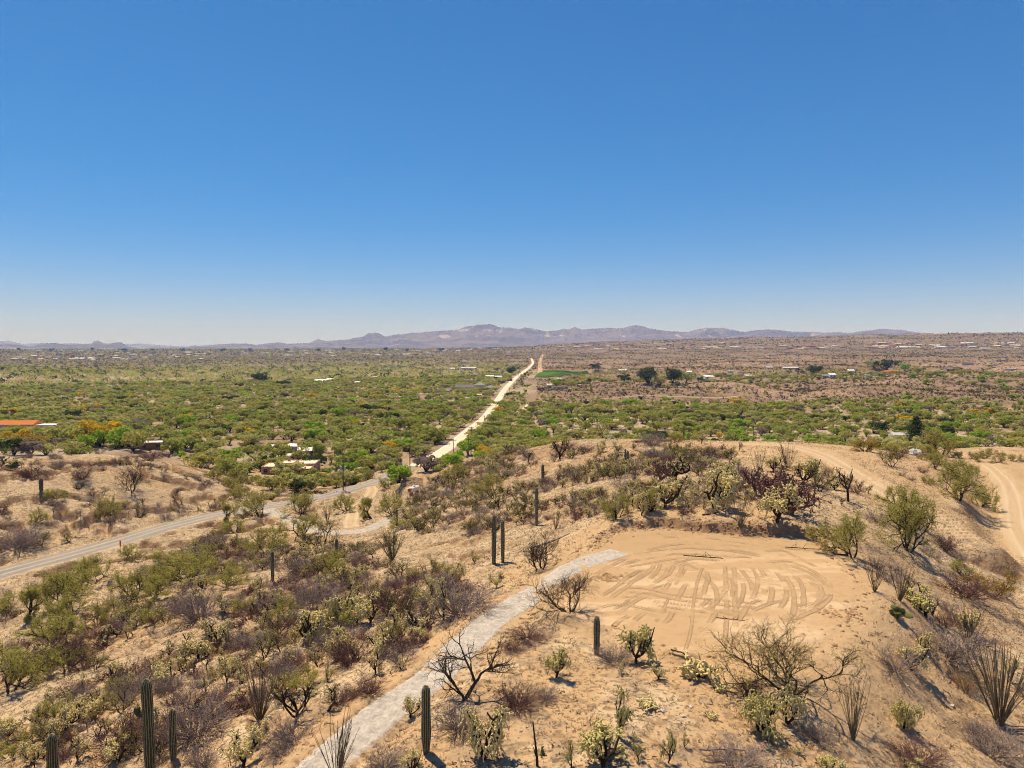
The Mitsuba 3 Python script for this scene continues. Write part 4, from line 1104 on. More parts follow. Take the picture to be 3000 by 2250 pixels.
MARKS = [('the tallest saguaro', 440, 2262), ('the thin saguaro in grey twigs', 508, 2224), ('the thick saguaro by the driveway', 1250, 2205), ('the short saguaro on the pad edge', 1747, 1916), ('the saguaro pair', 1460, 1650), ('the saguaro in the yellow-olive bush', 987, 1652), ('the lone slim saguaro', 799, 1700), ("the saguaro at the white path's end", 1162, 1540),
    ('the dark saguaro high on the slope', 1572, 1535), ('the saguaro below the picnic knoll', 1590, 1410), ('the two close saguaros', 1836, 1357), ('the picnic table', 1785, 1286), ('the gas tank', 1213, 1447), ('the orange-tipped road marker', 354, 1628), ('the transformer pole', 1006, 1437), ('the big purple-brown bush', 1157, 1792), ('the tall leaning cholla', 1299, 1818), ('the bare black driveway mesquite', 1338, 2052),
    ("the bare tree at the driveway's top", 1667, 1797), ('the wide many-armed cholla', 895, 1876), ('the wide round grey bush', 931, 1780), ('the wide violet-grey bush', 588, 1812), ('the tall grey ocotillo', 760, 2112), ('the leafy green ocotillo fan', 1148, 1640), ('the cut bank', 2080, 1510), ('the tall sparse ocotillo', 2223, 1402), ('the second clearing', 2350, 1310), ('the forked foreground mesquite', 2313, 2032),
    ('the huge ocotillo at the margin', 2928, 2122), ('the two narrow ocotillos', 2600, 1745), ('the tall olive mesquite past the pad', 2660, 1615), ('the large mesquite by the dirt track', 2810, 1466), ("the mesquite at the gully's head", 2756, 1336), ('the short saguaro of the left hill', 121, 1440), ('the black-limbed tree of the left hill', 386, 1442), ('the dry mesquite on the hill brow', 88, 1318),
    ('the brick-red flat-roofed house', 835, 1394), ("the paved road's left end", 60, 1680), ('the brush heap', 905, 1446), ('the biggest olive roadside bush', 547, 1698), ('the big violet-grey bush on the right', 2770, 1930), ('the crumpled white sheeting', 2682, 1334), ('the mobile home', 432, 1318), ('the orange-roofed house', 48, 1262), ('the dumpster', 1240, 1343), ('the tall dark pine', 2682, 1298),
    ('the grey ocotillo above the driveway', 1628, 1550), ('the near end of the straight road', 1290, 1325), ('the large round green tree', 1162, 1268), ('the dense tree left of the road', 1274, 1300), ('the bushy tree right of the road', 1372, 1334), ('the blue car', 2413, 1284), ('the tree pair behind the mobile home', 530, 1256), ('the white sheds by the brick house', 880, 1338), ('the far saguaro behind the ridge', 2003, 1290)]
MARK_AT = np.array([hit(a, b, level)[:2] for _, a, b in MARKS])
used_labels = Counter()
def where_is(x, y):
    d = np.hypot(MARK_AT[:, 0] - x, MARK_AT[:, 1] - y); i = int(np.argmin(d))
    v = np.array([x, y]) - MARK_AT[i]; f = unit(MARK_AT[i]); across, along = v @ [f[1], -f[0]], v @ f
    side = ('right of' if across > 0 else 'left of') if abs(across) > abs(along) else ('behind' if along > 0 else 'in front of')
    far = d[i] / max(np.hypot(*MARK_AT[i]) * .08, 3)
    return ('just ' if far < 1 else 'well ' if far > 2 else '') + side + ' ' + MARKS[i][0]
for place, corners, per, mixed in PLACES:
    pts = np.array([hit(a, b, level)[:2] for a, b in corners])
    poly = Polygon(pts).buffer(0)
    b = poly.bounds
    want = int(poly.intersection(Point(0, 0).buffer(236)).area * per / 100)
    rng = np.random.default_rng(len(place) * 7)
    X, Y = rng.uniform(b[0], b[2], 20000), rng.uniform(b[1], b[3], 20000)
    ok = (np.hypot(X, Y) < 236) & shapely.contains_xy(poly, X, Y) & (fb(X, Y, 13, 71, 3) > -.08)
    X, Y = X[ok], Y[ok]
    C = clearance(X, Y)
    for x, y, clear in zip(X, Y, C):
        if want <= 0: break
        c = mixed[rng.integers(len(mixed))]
        h = rng.uniform(*HEIGHTS[c]); r = .5 * h * (1.2 if c in 'gptbmy' else .8)
        if clear < (.2 if c in 'gptLCBD' else .8) or not spread.free(x, y, r): continue
        sort = 'shrub' if c in 'gpt' else 'cholla' if c in 'CBDL' else 'tree'
        near_kinds[sort] += 1; want -= 1
        spread.add(x, y, r)
        if near_kinds[sort] > {'shrub': 255, 'cholla': 205, 'tree': 120}[sort]:
            key = numbered(f'{sort}_scrub__plant').replace('__plant_', '__').replace('__plant', '__000')
            labels[f'{sort}_scrub'] = {'kind': 'stuff', 'label': f'further {sort} growth thickening the scrub of the near slopes'}
            instance(THIN.get(c, CODES[c][0]) + str(rng.integers(VARIANTS[c])), key, x, y, h, rng.uniform(0, 360), rng.uniform(.85, 1.15))
            continue
        kind, name, cat = CODES[c]
        key = numbered(name)
        if c == 'M' or math.hypot(x, y) > 80: kind = THIN.get(c, kind)
        instance(kind + str(rng.integers(VARIANTS[c])), key, x, y, h, rng.uniform(0, 360), rng.uniform(.85, 1.15))
        lo, hi = HEIGHTS[c]; size = 'small' if h < lo + (hi - lo) * .33 else 'large' if h > lo + (hi - lo) * .67 else 'middling'
        tag(key, f'{size} {WORDS[c]} {where_is(x, y)}', cat, f'{WORDS[c]} plants on the {place}')
print('near', near_kinds, len(TAKEN))

# ------------------------------------------------------------------ the valley's trees
def cover(x, y):
    """how much of the valley floor is under trees at x, y: (trees, dark, yellow) chances"""
    a, r = np.degrees(np.arctan2(x, y)), np.hypot(x, y)
    right = sstep(-2.0, 2.5, a)
    near = .80 * (1 - right) + .62 * right
    edge = 545 + 40 * fb(x, y, 160, 81, 3)
    green2 = sstep(860, 900, r) * (1 - sstep(1120, 1230, r)) * sstep(1.0, 4, a) * (.80 - .25 * sstep(18, 34, a))
    t = near * (1 - sstep(0, 60, r - edge) * right) + right * sstep(0, 60, r - edge) * np.maximum(.07, green2)
    t = t * (1 - sstep(1600, 2200, r) * (1 - right) * .45) * (1 - sstep(900, 1300, r) * sstep(-9, -4, a) * (1 - right) * .35)
    k = fb(x, y, 26, 82, 3)
    thick = sstep(-.55, .0, k + (t - .55) * .9)
    return t * thick * 1.15

def spots(r0, r1, cell, seed, amax=38.5):
    rng = np.random.default_rng(seed)
    n = int(math.radians(2 * amax) * (r1 * r1 - r0 * r0) / 2 / (cell * cell))
    # jittered cells in equal-area strips
    rr = np.sqrt(rng.uniform(r0 * r0, r1 * r1, n)); aa = np.radians(rng.uniform(-amax, amax, n))
    x, y = rr * np.sin(aa), rr * np.cos(aa)
    c, s = np.floor(x / cell), np.floor(y / cell)
    _, first = np.unique(c * 100003 + s, return_index=True)
    return x[first], y[first], rng
def roadless(x, y):
    d = np.full(np.shape(x), 99.0)
    for w, m in ((straight_way, 2.6), (paved_way, 1.5), (wash_way, .5), (bench_way, 0), (field_way, 2), (spur_way, 0), (link_way, 0)):
        d = np.minimum(d, w.near(x, y)[0] - w.width / 2 - m)
    return d > 0
OPEN = []                                   # clearings round houses: (x, y, radius)
def open_ground(x, y):
    ok = np.ones(np.shape(x), bool)
    for a, b, r in OPEN: ok &= (x - a) ** 2 + (y - b) ** 2 > r * r
    return ok

for px_, py_, r_ in ((1250, 1352, 11), (1228, 1364, 9), (1300, 1346, 8), (1330, 1330, 6), (1215, 1376, 8), (1270, 1362, 8), (1120, 1398, 7), (1085, 1412, 6)):
    q_ = hit(px_, py_, level); OPEN.append((q_[0], q_[1], r_))
FIELD = [(1565, 1106), (1590, 1086), (1650, 1086), (1722, 1087), (1730, 1096), (1650, 1104)]
field_poly = Polygon([hit(a, b, level)[:2] for a, b in FIELD])
field_hull = field_poly.buffer(10)

FLANK = Polygon([hit(a, b, level)[:2] for a, b in [(300, 1318), (400, 1320), (480, 1336), (560, 1370), (650, 1401), (750, 1432), (700, 1490), (560, 1525), (300, 1560)]]).buffer(4)
def plant_valley():
    x, y, rng = spots(205, 540, 5.4, 91)
    g = level(x, y)
    ok = (rng.random(len(x)) < cover(x, y)) & roadless(x, y) & open_ground(x, y) & (g < np.where(np.hypot(x, y) < 330, -15.5, -5)) & ~shapely.contains_xy(FLANK, x, y)
    x, y, g = x[ok], y[ok], g[ok]
    near = np.argsort(np.hypot(x, y))
    n = 0
    for q, i in enumerate(near):
        a, r = math.degrees(math.atan2(x[i], y[i])), math.hypot(x[i], y[i])
        px, py, _ = project(np.array([x[i], y[i], g[i] + 3]))
        u = rng.random()
        colour = ['leaf_green', 'leaf_sage', 'leaf_olive', 'leaf_bright', 'leaf_dark', 'leaf_yellow', 'leaf_grey'][int(np.searchsorted([.36, .66, .84, .91, .95, .962, 1.0], u))]
        h = (2.0 + 3.6 * rng.random() ** 1.3) * (1.15 if colour in ('leaf_green', 'leaf_bright', 'leaf_dark') else 1)
        kind = f'valley{rng.integers(5)}{colour}'
        shown = -40 < px < 3040 and py < 2250
        if shown and n < 285:
            n += 1
            key = numbered('valley_mesquite')
            word = {'leaf_green': 'deep green', 'leaf_sage': 'grey-green', 'leaf_olive': 'olive', 'leaf_bright': 'bright green', 'leaf_dark': 'dark green', 'leaf_yellow': 'yellow-flowering', 'leaf_grey': 'leafless grey'}[colour]
            size = 'small' if h < 3.5 else 'large' if h > 4.4 else 'middling'
            tag(key, f'{size} {word} mesquite {where_is(x[i], y[i])}', 'tree', f'{word} mesquites of the valley')
        else:
            key = numbered('valley_woodland__tree').replace('__tree_', '__').replace('__tree', '__000')
        instance(kind, key, x[i], y[i], h, rng.uniform(0, 360), rng.uniform(.9, 1.25), g[i] - .1)
    x, y, rng = spots(540, 1000, 6.4, 92)
    g = level(x, y)
    ok = (rng.random(len(x)) < cover(x, y)) & roadless(x, y) & open_ground(x, y) & ~shapely.contains_xy(field_hull, x, y)
    for a, b, c in zip(x[ok], y[ok], g[ok]):
        u = rng.random()
        colour = GREENS[int(np.searchsorted([.42, .74, .86, .93, .965, .978, 1.0], u))]
        key = numbered('valley_woodland__tree').replace('__tree_', '__')
        instance(f'wood{rng.integers(5)}{colour}', key, a, b, 2.2 + 3.6 * rng.random() ** 1.3, rng.uniform(0, 360), rng.uniform(.9, 1.3), c - .2)
    labels['valley_woodland'] = {'kind': 'stuff', 'label': 'dense green mesquite woodland filling the valley floor'}

def clumps(name, x, y, h, wide, k, bsdf, rng, label, upright=.35):
    """many small crowns, each k leaf clumps over a half dome, as one mesh"""
    n = len(x)
    if not n: return
    g = level(x, y)
    d = rng.normal(size=(n, k, 3)); d[..., 2] = np.abs(d[..., 2]); d = unit(d)
    c = np.stack([x, y, g], -1)[:, None] + d * (h[:, None] * rng.uniform(.55, 1.05, (n, k)))[..., None] * np.array([wide, wide, 1.0])
    nr = unit(d + rng.normal(size=d.shape) * .4)
    a = unit(np.cross(nr, rng.normal(size=d.shape))); b = np.cross(nr, a)
    s = (h[:, None] * rng.uniform(.30, .62, (n, k)) * (6.0 / k) ** .5)[..., None]
    v = np.stack([c - a * s, c + a * s * .7 + b * s * .6, c - b * s * .8 + a * s * .3], 2).reshape(-1, 3)
    key = numbered(name)
    scene[key] = mikit.ply((v, np.arange(len(v)).reshape(-1, 3)), bsdf)
    labels[key] = {'kind': 'stuff', 'label': label}

def plant_far():
    for r0, r1, cell, k in ((1000, 1800, 9.0, 18), (1800, 3400, 14, 10), (3400, 7000, 30, 7)):
        x, y, rng = spots(r0, r1, cell, int(r0))
        ok = (rng.random(len(x)) < cover(x, y)) & roadless(x, y) & open_ground(x, y) & ~shapely.contains_xy(field_hull, x, y)
        x, y = x[ok], y[ok]
        u = rng.random(len(x))
        for j, (lo, hi, col) in enumerate(((0, .36, 'leaf_green'), (.36, .70, 'leaf_sage'), (.70, .84, 'leaf_olive'), (.84, .89, 'leaf_bright'), (.89, .99, 'leaf_dark'), (.99, 1, 'leaf_yellow'))):
            m = (u >= lo) & (u < hi)
            hh = rng.uniform(2.8, 4.8, m.sum()) * (1 if r0 < 3000 else 1.7) * (1.5 if col == 'leaf_dark' else 1)
            clumps('far_woodland', x[m], y[m], hh, 1.05, k, col, rng, 'far trees of the valley that run together into a green-grey band')
    # brown scrub of the benches and ridges
    for r0, r1, cell, k, s in ((520, 900, 3.6, 9, 1.0), (900, 1500, 6.0, 7, 1.25), (1500, 3000, 9.0, 6, 1.7), (3000, 6500, 20, 5, 3.0)):
        x, y, rng = spots(r0, r1, cell, 7 + int(r0))
        a = np.degrees(np.arctan2(x, y))
        dens = .80 * sstep(-4, 2, a) + .60 * sstep(1500, 2200, np.hypot(x, y)) * (1 - sstep(-4, 2, a))
        dens = np.maximum(dens * (1 - (a < -36.5)), .30 * (a < -31) * (level(x, y) > -18) * (np.hypot(x, y) > 1100) * (np.hypot(x, y) < 1800))
        ok = (rng.random(len(x)) < dens * sstep(-.30, .22, fb(x, y, 34 * s, 83, 4) + .1) * 1.2) & roadless(x, y) & ~shapely.contains_xy(field_hull, x, y) & ((level(x, y) > -18.0) | (np.hypot(x, y) > 900) | (a > 2) & (np.hypot(x, y) > 555))
        x, y = x[ok], y[ok]
        u = rng.random(len(x))
        for lo, hi, col in ((0, .50, 'scrub_leaf'), (.50, .72, 'leaf_olive'), (.72, .86, 'leaf_dark'), (.86, 1, 'twig_purple')):
            m = (u >= lo) & (u < hi)
            clumps('bench_scrub', x[m], y[m], rng.uniform(1.0, 2.1, m.sum()) * s, .9, k, col, rng, 'low dark desert scrub dotting the pinkish bench')

# bright crop rows of the square field
def field():
    m = MB(); b = field_poly.bounds
    rng = np.random.default_rng(3)
    for yy in np.arange(b[1], b[3], 4.6):
        seg = field_poly.intersection(shapely.LineString([(b[0] - 5, yy), (b[2] + 5, yy)]))
        for gm in getattr(seg, 'geoms', [seg]):
            if gm.is_empty or gm.length < 3: continue
            xs = np.arange(gm.bounds[0], gm.bounds[2], 2.5)
            z = level(xs, xs * 0 + yy); t = 1.2 + .35 * rng.random(len(xs))
            pr = [(-1.25, 0.1), (-.7, .85), (0, 1.0), (.7, .85), (1.25, 0.1)]
            v = np.stack([np.stack([xs, yy + dy + rng.normal(size=len(xs)) * .12, z + t * k], 1) for dy, k in pr], 1)
            n = len(xs); i, j = np.meshgrid(np.arange(n - 1), np.arange(4), indexing='ij')
            q = np.stack([i * 5 + j, (i + 1) * 5 + j, (i + 1) * 5 + j + 1, i * 5 + j + 1], -1).reshape(-1, 4)
            m.add(v.reshape(-1, 3), np.vstack([q[:, [0, 1, 2]], q[:, [0, 2, 3]]]))
    scene['crop_field'] = mikit.ply(m.mesh(), 'crop', smooth=True)
    labels['crop_field'] = {'kind': 'stuff', 'label': 'bright green field of crop rows right of the straight dirt road'}
plain('crop', (.105, .20, .035))

# ------------------------------------------------------------------ dry grass, litter, stones and clods on the near ground
def tufts(name, n, rmax, blades, size, bsdf, seed, label, keepout=.2, place=None, up=1.0):
    rng = np.random.default_rng(seed)
    a = np.radians(rng.uniform(-39, 39, n)); r = np.sqrt(rng.uniform(26 ** 2, rmax ** 2, n)) if place is None else 0
    x, y = (r * np.sin(a), r * np.cos(a)) if place is None else place(rng, n)
    if keepout is not None:
        ok = (clearance(x, y) > keepout) & (fb(x, y, 5, seed, 3) > -.10)
        x, y = x[ok], y[ok]
    g = ground(x, y); n = len(x)
    c = np.stack([x, y, g], -1)[:, None] + rng.normal(size=(n, blades, 3)) * size * np.array([.5, .5, .02])
    d = unit(rng.normal(size=(n, blades, 3)) + [0, 0, up]) * size * rng.uniform(.6, 1.5, (n, 1, 1))
    s = unit(np.cross(d, rng.normal(size=d.shape))) * size * .14
    v = np.stack([c - s, c + s, c + d], 2).reshape(-1, 3)
    scene[name] = mikit.ply((v, np.arange(len(v)).reshape(-1, 3)), bsdf)
    labels[name] = {'kind': 'stuff', 'label': label}
tufts('dry_grass', 24000, 150, 6, .20, 'straw', 61, 'short straw-coloured dry grass over the sandy slopes')
tufts('twig_litter', 26000, 190, 5, .28, 'litter', 62, 'dead twigs and litter strewn over the sandy slopes', .2, None, .25)

def lumps(name, x, y, size, bsdf, seed, label):
    import trimesh
    rng = np.random.default_rng(seed)
    ball = trimesh.creation.icosphere(subdivisions=1)
    n = len(x); g = ground(x, y)
    m = rng.uniform(.65, 1.3, (n, 1, 3)) * (1 + .25 * rng.normal(size=(n, len(ball.vertices), 1)) * .6)
    v = ball.vertices[None] * m * np.broadcast_to(size, (n,))[:, None, None] * np.array([1, 1, .7]) + np.stack([x, y, g], -1)[:, None]
    f = (ball.faces[None] + (np.arange(n) * len(ball.vertices))[:, None, None]).reshape(-1, 3)
    scene[name] = mikit.ply((v.reshape(-1, 3), f), bsdf, smooth=False)
    labels[name] = {'kind': 'stuff', 'label': label}
def round_pad(rng, n, lo=-.3, hi=1.9):
    s = rng.uniform(0, PAD.exterior.length, n)
    p = shapely.get_coordinates(shapely.line_interpolate_point(PAD.exterior, s))
    q = p + rng.normal(size=(n, 2)) * .75
    return q[:, 0], q[:, 1]
def by_drive(rng, n):
    k = rng.integers(0, len(drive_way.p) - 12, n)
    o = (2.4 + .6 * rng.random(n) + .35 * rng.normal(size=n)) * rng.choice([-1, 1], n)
    q = drive_way.p[k] + drive_way.side[k] * o[:, None]
    return q[:, 0], q[:, 1]
rng = np.random.default_rng(8)
x1, y1 = round_pad(rng, 900); x2, y2 = by_drive(rng, 700)
qa, qb = on_level(1790, 1692, 0), on_level(2450, 1800, 0)
x4, y4 = np.r_[rng.normal(qa[0], .7, 260), rng.normal(qb[0], .9, 200)], np.r_[rng.normal(qa[1], .7, 260), rng.normal(qb[1], .7, 200)]
x3, y3 = round_pad(rng, 9000); m3 = (y3 > 77) & (x3 > 6); x3, y3 = x3[m3][:1300], y3[m3][:1300] + .5
x, y = np.r_[x1, x2, x3, x4], np.r_[y1, y2, y3, y4]
lumps('dirt_clods', x, y, .04 + .17 * rng.random(len(x)) ** 3, 'clod', 9, 'loose brown dirt clods along the banks of the pad and driveway')
a_, r_ = np.radians(rng.uniform(-38, 38, 2600)), np.sqrt(rng.uniform(28 ** 2, 150 ** 2, 2600))
x, y = r_ * np.sin(a_), r_ * np.cos(a_)
ok = clearance(x, y) > 0
x, y = x[ok], y[ok]
lumps('pebbles', x, y, .03 + .12 * rng.random(len(x)) ** 4, 'stone', 10, 'small pale stones scattered over the slopes')
for px, py, s, label in ((1943, 2084, .34, 'largest white stone lying on the bare foreground sand'), (2002, 2100, .2, 'white stone right of the largest one in the foreground'), (1986, 2074, .15, 'small flat white stone between two others in the foreground'), (2790, 2068, .18, 'pale stone alone on the right foreground slope')):
    p = hit(px, py, level)
    rng = np.random.default_rng(int(px))
    import manifold3d
    hull = manifold3d.Manifold.hull_points((rng.normal(size=(40, 3)) * [1, .8, .5]).tolist())
    mm = hull.to_mesh(); v = np.array(mm.vert_properties[:, :3]); v = v / np.abs(v).max() * s + p + [0, 0, s * .15]
    key = numbered('white_stone')
    scene[key] = mikit.ply((v, np.array(mm.tri_verts)), 'stone', smooth=False)
    tag(key, label, 'stone')

# ------------------------------------------------------------------ houses and other built things
for n_, c_ in dict(wall_cream=(.60, .53, .42), wall_white=(.74, .73, .70), wall_brick=(.44, .255, .18), wall_tan=(.42, .33, .24), wall_grey=(.36, .34, .33), wall_brown=(.20, .13, .09), roof_cream=(.78, .70, .52), roof_white=(.84, .84, .83), roof_tin=(.55, .56, .58),
                   roof_orange=(.58, .20, .075), roof_red=(.45, .15, .09), roof_slate=(.20, .185, .20), roof_brown=(.26, .19, .14), roof_grey=(.30, .31, .31), pane=(.03, .035, .045), wood=(.115, .078, .055), metal=(.40, .40, .41), metal_dark=(.10, .10, .105), tank_white=(.74, .70, .64),
                   rust=(.36, .15, .07), paint_orange=(.75, .16, .03), blue_tarp=(.02, .30, .55), wall_red=(.20, .03, .03), car_blue=(.05, .09, .22), car_white=(.75, .75, .76), rubber=(.025, .025, .025), wire=(.05, .05, .05)).items():
    plain(n_, c_)

def local(p, rot):
    c, s = math.cos(rot), math.sin(rot)
    return np.array([[c, s, 0], [-s, c, 0], [0, 0, 1]]), np.array(p)
def place_mesh(key, mb, bsdf, p, rot, smooth=False):
    M, o = local(p, rot)
    v, f = mb.mesh()
    scene[key] = mikit.ply((v @ M + o, f), bsdf, smooth=smooth)

def roof_mesh(kind, w, d, h, rise, over=.35, at=(0, 0)):
    m = MB(); a, b = w / 2 + over, d / 2 + over; t = .16
    x0, y0 = at
    if kind == 'flat':
        m.box([-a, -b, h], [a, b, h + .22], at=(x0, y0, 0))
        return m
    if kind == 'shed':
        top = [[-a, -b, h], [a, -b, h], [a, b, h + rise], [-a, b, h + rise]]
        v = np.array(top + [[x, y, z - t] for x, y, z in top]) + [x0, y0, t]
        m.add(v, [[0, 1, 2], [0, 2, 3], [4, 6, 5], [4, 7, 6], [0, 4, 5], [0, 5, 1], [1, 5, 6], [1, 6, 2], [2, 6, 7], [2, 7, 3], [3, 7, 4], [3, 4, 0]])
        return m
    e = a - (b if kind == 'hip' else 0); e = max(e, .05)
    v = np.array([[-a, -b, h], [a, -b, h], [a, b, h], [-a, b, h], [-e, 0, h + rise], [e, 0, h + rise], [-a, -b, h - t], [a, -b, h - t], [a, b, h - t], [-a, b, h - t]]) + [x0, y0, t]
    m.add(v, [[0, 1, 5], [0, 5, 4], [2, 3, 4], [2, 4, 5], [3, 0, 4], [1, 2, 5], [6, 7, 1], [6, 1, 0], [7, 8, 2], [7, 2, 1], [8, 9, 3], [8, 3, 2], [9, 6, 0], [9, 0, 3], [6, 8, 7], [6, 9, 8]])
    return m

def width_at(p, px):
    return px * float(project(p)[2]) / FPX

def house(name, px, py, wpx, label, cat='house', roof='gable', wall='wall_cream', roofing='roof_grey', h=2.7, deep=.6, rise=1.3, rot=0.0, windows=3, clear=1.0, group=None, parts=True, rmin=0.0):
    p = hit(px, py, level, rmin); p[2] = float(level(p[0], p[1])[0])
    w = width_at(p, wpx); d = max(w * deep, 2.0)
    p = p + np.array([0, d * .4, 0])
    p[2] = float(np.min(level(p[0] + np.array([-w, 0, w]) * .4, np.full(3, p[1])))) - .05
    key = numbered(name)
    m = MB(); m.box([-w / 2, -d / 2, -.4], [w / 2, d / 2, h])
    place_mesh(key + '__wall', m, wall, p, rot)
    place_mesh(key + '__roof', roof_mesh(roof, w, d, h + .004, rise), roofing, p, rot)
    if parts:
        for k in range(windows):
            x = (k + .5) / windows * w - w / 2
            m = MB()
            if k == windows // 2 and windows > 1:
                m.box([x - .5, -d / 2 - .05, 0], [x + .5, -d / 2 + .02, 2.05]); place_mesh(key + '__door', m, 'wall_brown', p, rot)
            else:
                m.box([x - .65, -d / 2 - .04, .95], [x + .65, -d / 2 + .02, 2.0]); place_mesh(numbered(key + '__window'), m, 'pane', p, rot)
    tag(key, label, cat, group)
    OPEN.append((p[0], p[1], max(w, d) * .62 * clear + 1.5))
    OPEN.append((p[0], p[1] - d * .7, max(w, d) * .45 * clear + 1.0))
    return key, p, w, d

def adobe():
    p = hit(835, 1394, level); W = width_at(p, 160)
    p = p + np.array([0, 7.0, 0]); p[2] = float(level(p[0], p[1])[0])
    key = numbered('flat_roofed_house')
    # blocks: x0, x1, y0, y1 (metres from the middle), wall height
    for i, (x0, x1, y0, y1, h) in enumerate([(-.50, -.22, -4, 4.5, 2.6), (-.216, .05, -1.0, 6, 3.2), (.054, .46, -1.5, 6.5, 3.1), (-.16, .13, -6.5, -1.55, 2.3), (.134, .44, -7.5, -1.56, 2.4)]):
        x0, x1 = x0 * W, x1 * W
        m = MB(); m.box([x0, y0, -.5], [x1, y1, h]); 
        place_mesh(numbered(key + '__wall'), m, 'wall_brick', p, .06)
        m = MB(); m.box([x0 + .35, y0 + .35, h - .1], [x1 - .35, y1 - .35, h + .06]); place_mesh(numbered(key + '__roof'), m, 'roof_cream', p, .06)
        m = MB(); t = .36
        for lo, hi in (((x0, y0), (x1, y0 + t)), ((x0, y1 - t), (x1, y1)), ((x0, y0 + t), (x0 + t, y1 - t)), ((x1 - t, y0 + t), (x1, y1 - t))):
            m.box([lo[0], lo[1], h + .004], [hi[0], hi[1], h + .22])
        place_mesh(numbered(key + '__parapet'), m, 'wall_brick', p, .06)
        for k in range(2):
            x = x0 + (x1 - x0) * (.28 + .44 * k)
            m = MB(); m.box([x - .6, y0 - .04, .9], [x + .6, y0 + .02, 2.0]); place_mesh(numbered(key + '__window'), m, 'pane', p, .06)
    m = MB(); m.box([-.13 * W, 4.2, 3.3], [-.09 * W, 5.2, 5.0]); place_mesh(key + '__chimney', m, 'wall_brick', p, .06)
    m = MB(); m.box([.28 * W, .5, 3.17], [.38 * W, 2.6, 3.32]); place_mesh(key + '__skylight', m, 'roof_white', p, .06)
    tag(key, 'brick-red flat-roofed house with cream roofs and parapets among green trees', 'house')
    OPEN.append((p[0], p[1], 11.0))
adobe()
H = house
H('shed', 895, 1338, 50, 'white low-roofed shed behind the flat-roofed brick house', 'shed', 'gable', 'wall_tan', 'roof_white', 2.2, .9, 1.0, .3, 2)
H('shed', 858, 1325, 38, 'small white metal shed in the trees beyond the brick house', 'shed', 'shed', 'wall_grey', 'roof_white', 2.3, .7, .5, -.2, 1)
H('shed', 857, 1351, 32, 'white awning close behind the brick house', 'shed', 'shed', 'wall_tan', 'roof_tin', 2.2, .6, .4, 0, 1)
H('shed', 790, 1325, 16, 'tiny white shed left of the others beyond the brick house', 'shed', 'shed', 'wall_white', 'roof_white', 2.2, .8, .4, 0, 1)
H('mobile_home', 432, 1318, 78, 'long white-roofed mobile home behind the left hill', 'mobile home', 'flat', 'wall_brown', 'roof_white', 2.8, .35, 0, .12, 4, 1.3, rmin=285.0)
H('shed', 408, 1312, 26, 'low white roof at the left end of the mobile home', 'shed', 'shed', 'wall_grey', 'roof_white', 2.0, .6, .3, .1, 1, 1.3, rmin=285.0)
H('shed', 455, 1314, 27, 'pale blue awning before the mobile home', 'shed', 'shed', 'wall_brown', 'roof_tin', 2.4, .6, -.4, .1, 1, 1.3, rmin=285.0)
H('shed', 513, 1318, 24, 'dark red shed right of the mobile home', 'shed', 'flat', 'wall_red', 'wall_red', 2.9, .8, 0, .1, 1, 1.5, rmin=285.0)
H('shed', 532, 1312, 16, 'white lean-to beside the dark red shed', 'shed', 'shed', 'wall_grey', 'roof_white', 2.0, .8, .3, .1, 1, 1.2, rmin=285.0)
def orange_house():
    p = hit(48, 1262, level, 285.0); W = width_at(p, 108)
    p[2] = float(level(p[0], p[1])[0])
    key = 'orange_roofed_house'
    for i, (x0, x1, h) in enumerate(((-.62, .22, 3.2), (.222, .56, 3.3))):
        m = MB(); m.box([x0 * W, -3, -1.0], [x1 * W, 5, h]); place_mesh(numbered(key + '__wall'), m, 'wall_grey', p, 0)
        place_mesh(numbered(key + '__roof'), roof_mesh('gable', (x1 - x0) * W, 8, h + .004, 1.9, .45, at=((x0 + x1) / 2 * W, 1)), 'roof_orange', p, 0)
        for k in range(2 - i):
            m = MB(); m.box([(x0 + .12 + .35 * k) * W, -3.05, .9], [(x0 + .2 + .35 * k) * W, -2.98, 2.2]); place_mesh(numbered(key + '__window'), m, 'pane', p, 0)
    m = MB(); m.box([.565 * W, -2, -1.0], [1.06 * W, 4, 3.0]); place_mesh(key + '__wing', m, 'wall_grey', p, 0)
    place_mesh(key + '__wing__roof', roof_mesh('flat', .495 * W, 6, 3.004, 0, .25, at=(.8125 * W, 1)), 'roof_white', p, 0)
    tag(key, 'house with bright orange tiled roofs and a white flat-roofed wing, left margin', 'house')
    OPEN.append((p[0], p[1], 14)); OPEN.append((p[0] + .3 * W, p[1] - 9, 13)); OPEN.append((p[0] + .8 * W, p[1] - 6, 9))
    q = hit(20, 1268, level, 280.0)
    m = MB(); m.box([-7, -3, -.5], [5, 3, .9])
    place_mesh('swimming_pool', m, 'blue_tarp', q, 0); tag('swimming_pool', 'bright turquoise pool in front of the orange-roofed house', 'pool'); OPEN.append((q[0], q[1] - 4, 9))
orange_house()
